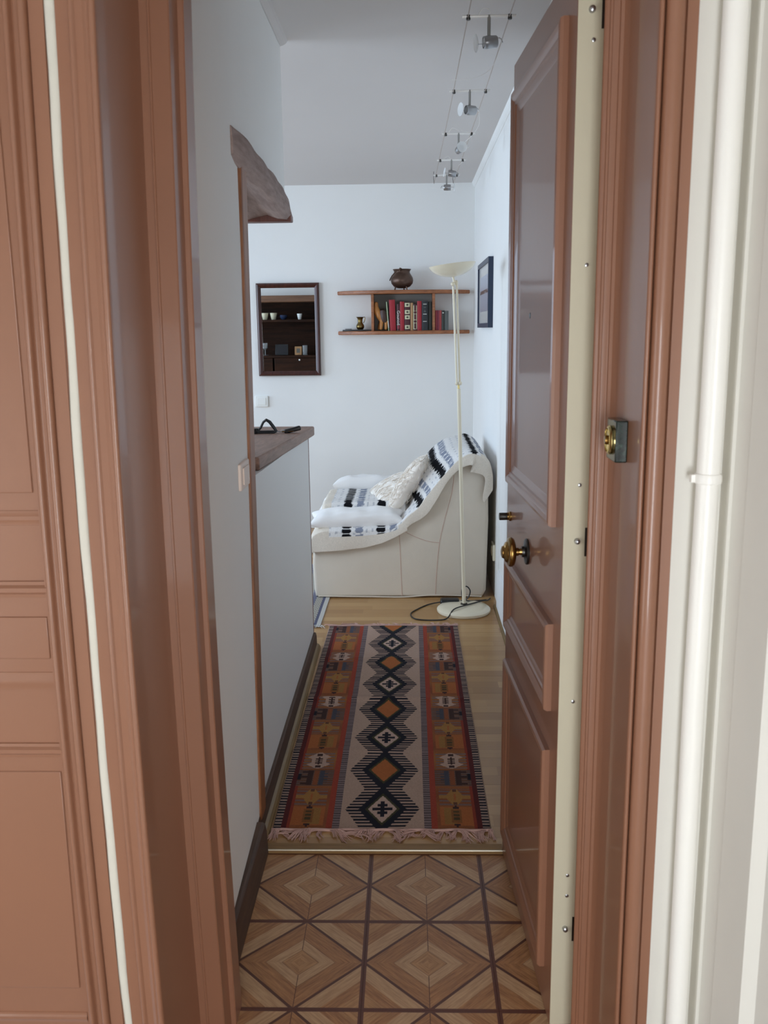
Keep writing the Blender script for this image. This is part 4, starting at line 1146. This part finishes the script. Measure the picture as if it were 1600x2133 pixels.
    G[0, :, 2] -= .004; G[-1, :, 2] -= .004; G[:, 0, 2] -= .003; G[:, -1, 2] -= .003
    off = Vector((-.085, 3.41, .0108))
    n, m = NX + 1, NY + 1
    idx = np.arange(n * m).reshape(n, m)
    f = np.stack([idx[:-1, :-1], idx[1:, :-1], idx[1:, 1:], idx[:-1, 1:]], -1).reshape(-1, 4)
    me = bpy.data.meshes.new('weave'); me.from_pydata((G.reshape(-1, 3) - np.array(off)).tolist(), [], f.tolist())
    at = me.color_attributes.new('weave', 'FLOAT_COLOR', 'CORNER')
    cc = np.concatenate([img.reshape(-1, 3), np.ones((NX * NY, 1))], 1)
    at.data.foreach_set('color', np.repeat(cc, 4, 0).astype(np.float32).ravel())
    me.polygons.foreach_set('use_smooth', [True] * len(me.polygons))
    t = thing('runner_rug', 'long patterned kilim runner with pink fringe on the laminate', 'rug', off)
    o = bpy.data.objects.new('weave', me); COL.objects.link(o); o.parent = t; me.materials.append(M_rug); WL[o.name] = off
    so = o.modifiers.new('thick', 'SOLIDIFY'); so.thickness = .0048; so.offset = -1
    # fringes
    def fringe(ye, sgn, xa, xb, n, lmin, lmax, rad):
        mb = MB()
        r = random.Random(3 if sgn < 0 else 4)
        mb.tube([(x_, ye + sgn * .004, .0155 + .001 * math.sin(x_ * 60)) for x_ in np.linspace(xa, xb, 40)], .0045, 6)
        nb = 46
        for b in range(nb):
            bx = xa + (xb - xa) * (b + .5) / nb + r.uniform(-.004, .004)
            ang = r.uniform(-.9, .9) + .5 * math.sin(b * .55); curl = r.uniform(-1.0, 1.0); ln = r.uniform(lmin, lmax)
            for q_ in range(n // nb):
                x0_ = bx + r.uniform(-.007, .007); a = ang + r.uniform(-.22, .22); l = ln * r.uniform(.75, 1.1)
                pts = [Vector((x0_, ye + sgn * .003, .015))]
                for s_ in range(1, 6):
                    a += curl * .22
                    st = l / 5
                    p = pts[-1] + Vector((math.sin(a) * st, sgn * math.cos(a) * st * (.9), 0))
                    p.z = max(.0125, .015 + .006 * math.sin(s_ * .8 + b) * (1 - s_ / 6)) + r.uniform(0, .002)
                    p.x = min(max(p.x, -.4345), .262)
                    pts.append(p)
                mb.tube(pts, [rad, rad, rad, rad * .9, rad * .8, rad * .6], 4, cap=False)
        return mb.build('fringe', M_fringe, t, smooth=True, kind='stuff')
    fringe(2.467, -1, -.418, .241, 46 * 9, .045, .085, .0013)
    fringe(4.362, 1, -.408, .243, 46 * 6, .030, .060, .0012)
kilim()
# stray tufts flipped back on the rug's near end
def grey_rug():
    NX, NY = 90, 200
    off = Vector((-.70, 4.95, .0108))
    xa, xb, y0, y1 = -1.10, -.452, 4.375, 5.6
    U = (np.arange(NX) + .5) / NX; V_ = (np.arange(NY) + .5) / NY
    u, v = np.meshgrid(U, V_, indexing='ij')
    def c(*a): return np.array(lin(a))
    img = np.zeros((NX, NY, 3)); img[:] = c(128, 128, 142)
    t_ = 1 - u; X = t_ * (xb - xa)
    rw = np.floor(v * NY / 2).astype(int)
    img[(X < .020)] = c(190, 186, 180)
    img[(X > .02) & (X < .034)] = c(92, 92, 112)
    m = (X > .034) & (X < .075); img[m] = c(176, 170, 158); img[m & ((rw + np.floor(X / .008).astype(int)) % 3 == 0)] = c(128, 122, 116)
    img[(X > .075) & (X < .09)] = c(110, 110, 128)
    m = (X > .09); img[m & (rng.random((NX, NY)) > .6)] = c(158, 158, 168); img[m & (np.floor(X / .05).astype(int) % 3 == 2)] = c(170, 166, 158)
    gx = np.linspace(0, 1, NX + 1); gy = np.linspace(0, 1, NY + 1)
    gu, gv = np.meshgrid(gx, gy, indexing='ij')
    G = np.stack([xa + (xb - xa) * gu + .012 * (gv * 1.2) * gu, y0 + (y1 - y0) * gv, .0155 + .0008 * np.sin(gv * 30)], -1)
    n, m_ = NX + 1, NY + 1; idx = np.arange(n * m_).reshape(n, m_)
    f = np.stack([idx[:-1, :-1], idx[1:, :-1], idx[1:, 1:], idx[:-1, 1:]], -1).reshape(-1, 4)
    me = bpy.data.meshes.new('weave'); me.from_pydata((G.reshape(-1, 3) - np.array(off)).tolist(), [], f.tolist())
    at = me.color_attributes.new('weave', 'FLOAT_COLOR', 'CORNER')
    at.data.foreach_set('color', np.repeat(np.concatenate([img.reshape(-1, 3), np.ones((NX * NY, 1))], 1), 4, 0).astype(np.float32).ravel())
    t = thing('grey_rug', 'grey woven rug with white fringe half hidden behind the bar', 'rug', off)
    o = bpy.data.objects.new('weave', me); COL.objects.link(o); o.parent = t; me.materials.append(M_rug); WL[o.name] = off
    so = o.modifiers.new('thick', 'SOLIDIFY'); so.thickness = .004; so.offset = -1
    mb = MB(); r = random.Random(9)
    for _ in range(420):
        x0_ = r.uniform(xa, xb + .004); a = r.uniform(-.8, .8); l = r.uniform(.02, .05); pts = [Vector((x0_, y0 + .002, .0145))]
        for s_ in range(4):
            a += r.uniform(-.4, .4); p = pts[-1] + Vector((math.sin(a) * l / 4, -math.cos(a) * l / 4, 0)); p.z = .0125 + r.uniform(0, .006); pts.append(p)
        mb.tube(pts, .0012, 3, cap=False)
    mb.build('fringe', M_whfringe, t, smooth=True, kind='stuff')
grey_rug()

# ---------------------------------------------------------------- dresser on the kitchen wall (seen in the mirror)
ds = thing('dresser', 'dark wooden dresser reflected in the mirror', 'dresser', (-1.40, 2.63, .0105))
X0, X1 = -2.2, -1.03
MB().box(X0, X1, 2.462, 2.475, .0105, 1.87).build('back_board', M_dark, ds)
MB().box(X0, X0 + .03, 2.475, 2.80, .0105, 1.80).build('side', M_dark, ds); MB().box(X1 - .03, X1, 2.475, 2.80, .0105, 1.80).build('side', M_dark, ds)
MB().box(X0 - .02, X1 + .02, 2.462, 2.84, 1.795, 1.868).build('cornice', wood('brown_cornice', (92, 62, 44), (128, 90, 64)), ds, bevel=.006)
MB().box(X0 + .03, X1 - .03, 2.475, 2.80, 1.575, 1.600).build('shelf_board', M_dark, ds)
MB().box(X0 + .03, X1 - .03, 2.475, 2.80, 1.170, 1.195).build('shelf_board', M_dark, ds)
for i in range(2):
    xx = X0 + .04 + i * .62
    dw = MB().box(xx, xx + .60, 2.78, 2.815, 1.00, 1.165).build('drawer', M_dark, ds, bevel=.004)
    MB().ball((xx + .30 if i == 0 else -1.248, 2.825, 1.145), .010, 12).build('drawer_knob', M_whplastic, dw, smooth=True)
MB().box(X0 + .03, X1 - .03, 2.475, 2.80, .05, .99).build('cupboard', M_dark, ds)
M_cup = paint('cream_ceramic', (214, 206, 178), rough=.3)
def cup(x, y, z, r, h, label, mat):
    t = thing('cup', label, 'cup', (x, y, z), 'cups on the dresser shelf')
    MB().lathe([(.004, 0), (r * .55, 0), (r * .62, .004), (r, h), (r * .94, h), (r * .55, .008), (.004, .008)], 24, Matrix.Translation((x, y, z))).build('body', mat, t, smooth=True)
cup(-1.645, 2.72, 1.601, .042, .075, 'cream cup on the dresser shelf, left one in the mirror', M_cup)
cup(-1.545, 2.72, 1.601, .042, .075, 'cream cup on the dresser shelf, second from the left in the mirror', M_cup)
t = thing('blue_bowl', 'small dark blue bowl between the cups on the dresser shelf', 'bowl', (-1.42, 2.72, 1.601))
MB().lathe([(.004, 0), (.02, 0), (.038, .02), (.045, .05), (.042, .05), (.034, .02), (.004, .006)], 24, Matrix.Translation((-1.43, 2.72, 1.601))).build('body', paint('blue_glaze', (44, 56, 84), rough=.2), t, smooth=True)
cup(-1.245, 2.72, 1.601, .030, .064, 'pale footed cup on the dresser shelf, rightmost in the mirror', M_whplastic)
t = thing('black_frame', 'dark framed photograph leaning on the lower dresser shelf', 'frame', (-1.47, 2.68, 1.196))
Mx = Matrix.Translation((-1.47, 2.68, 1.197)) @ Matrix.Rotation(.2, 4, 'X')
MB().box(-.075, .075, -.008, .008, 0, .125, Mx).build('frame', M_black, t, bevel=.003)
MB().box(-.06, .06, .008, .0095, .015, .11, Mx).build('photo', paint('dark_photo', (28, 28, 33), rough=.2), t)
t = thing('wooden_frame', 'light wooden photo frame on the lower dresser shelf', 'frame', (-1.27, 2.70, 1.196))
Mx = Matrix.Translation((-1.275, 2.70, 1.197)) @ Matrix.Rotation(.15, 4, 'X')
MB().box(-.04, .04, -.006, .006, 0, .098, Mx).build('frame', wood('light_frame_wood', (150, 108, 66), (182, 138, 92), axis=2), t, bevel=.002)
MB().box(-.02, .02, .006, .0075, .025, .075, Mx).build('photo', paint('small_photo', (96, 92, 84), rough=.3), t)
for x, lab in ((-1.66, 'tall stemmed glass on the lower dresser shelf, left in the mirror'), (-1.195, 'clear tumbler on the lower dresser shelf, right in the mirror')):
    t = thing('drinking_glass', lab, 'glass', (x, 2.70, 1.196), 'glasses on the dresser')
    MB().lathe([(.004, 0), (.03, 0), (.03, .004), (.006, .008), (.006, .06), (.028, .08), (.032, .14), (.030, .14), (.026, .083), (.004, .066)] if x < -1.5 else [(.004, 0), (.026, 0), (.030, .11), (.028, .11), (.024, .006), (.004, .006)], 24, Matrix.Translation((x, 2.70, 1.1965))).build('bowl', M_glass, t, smooth=True)
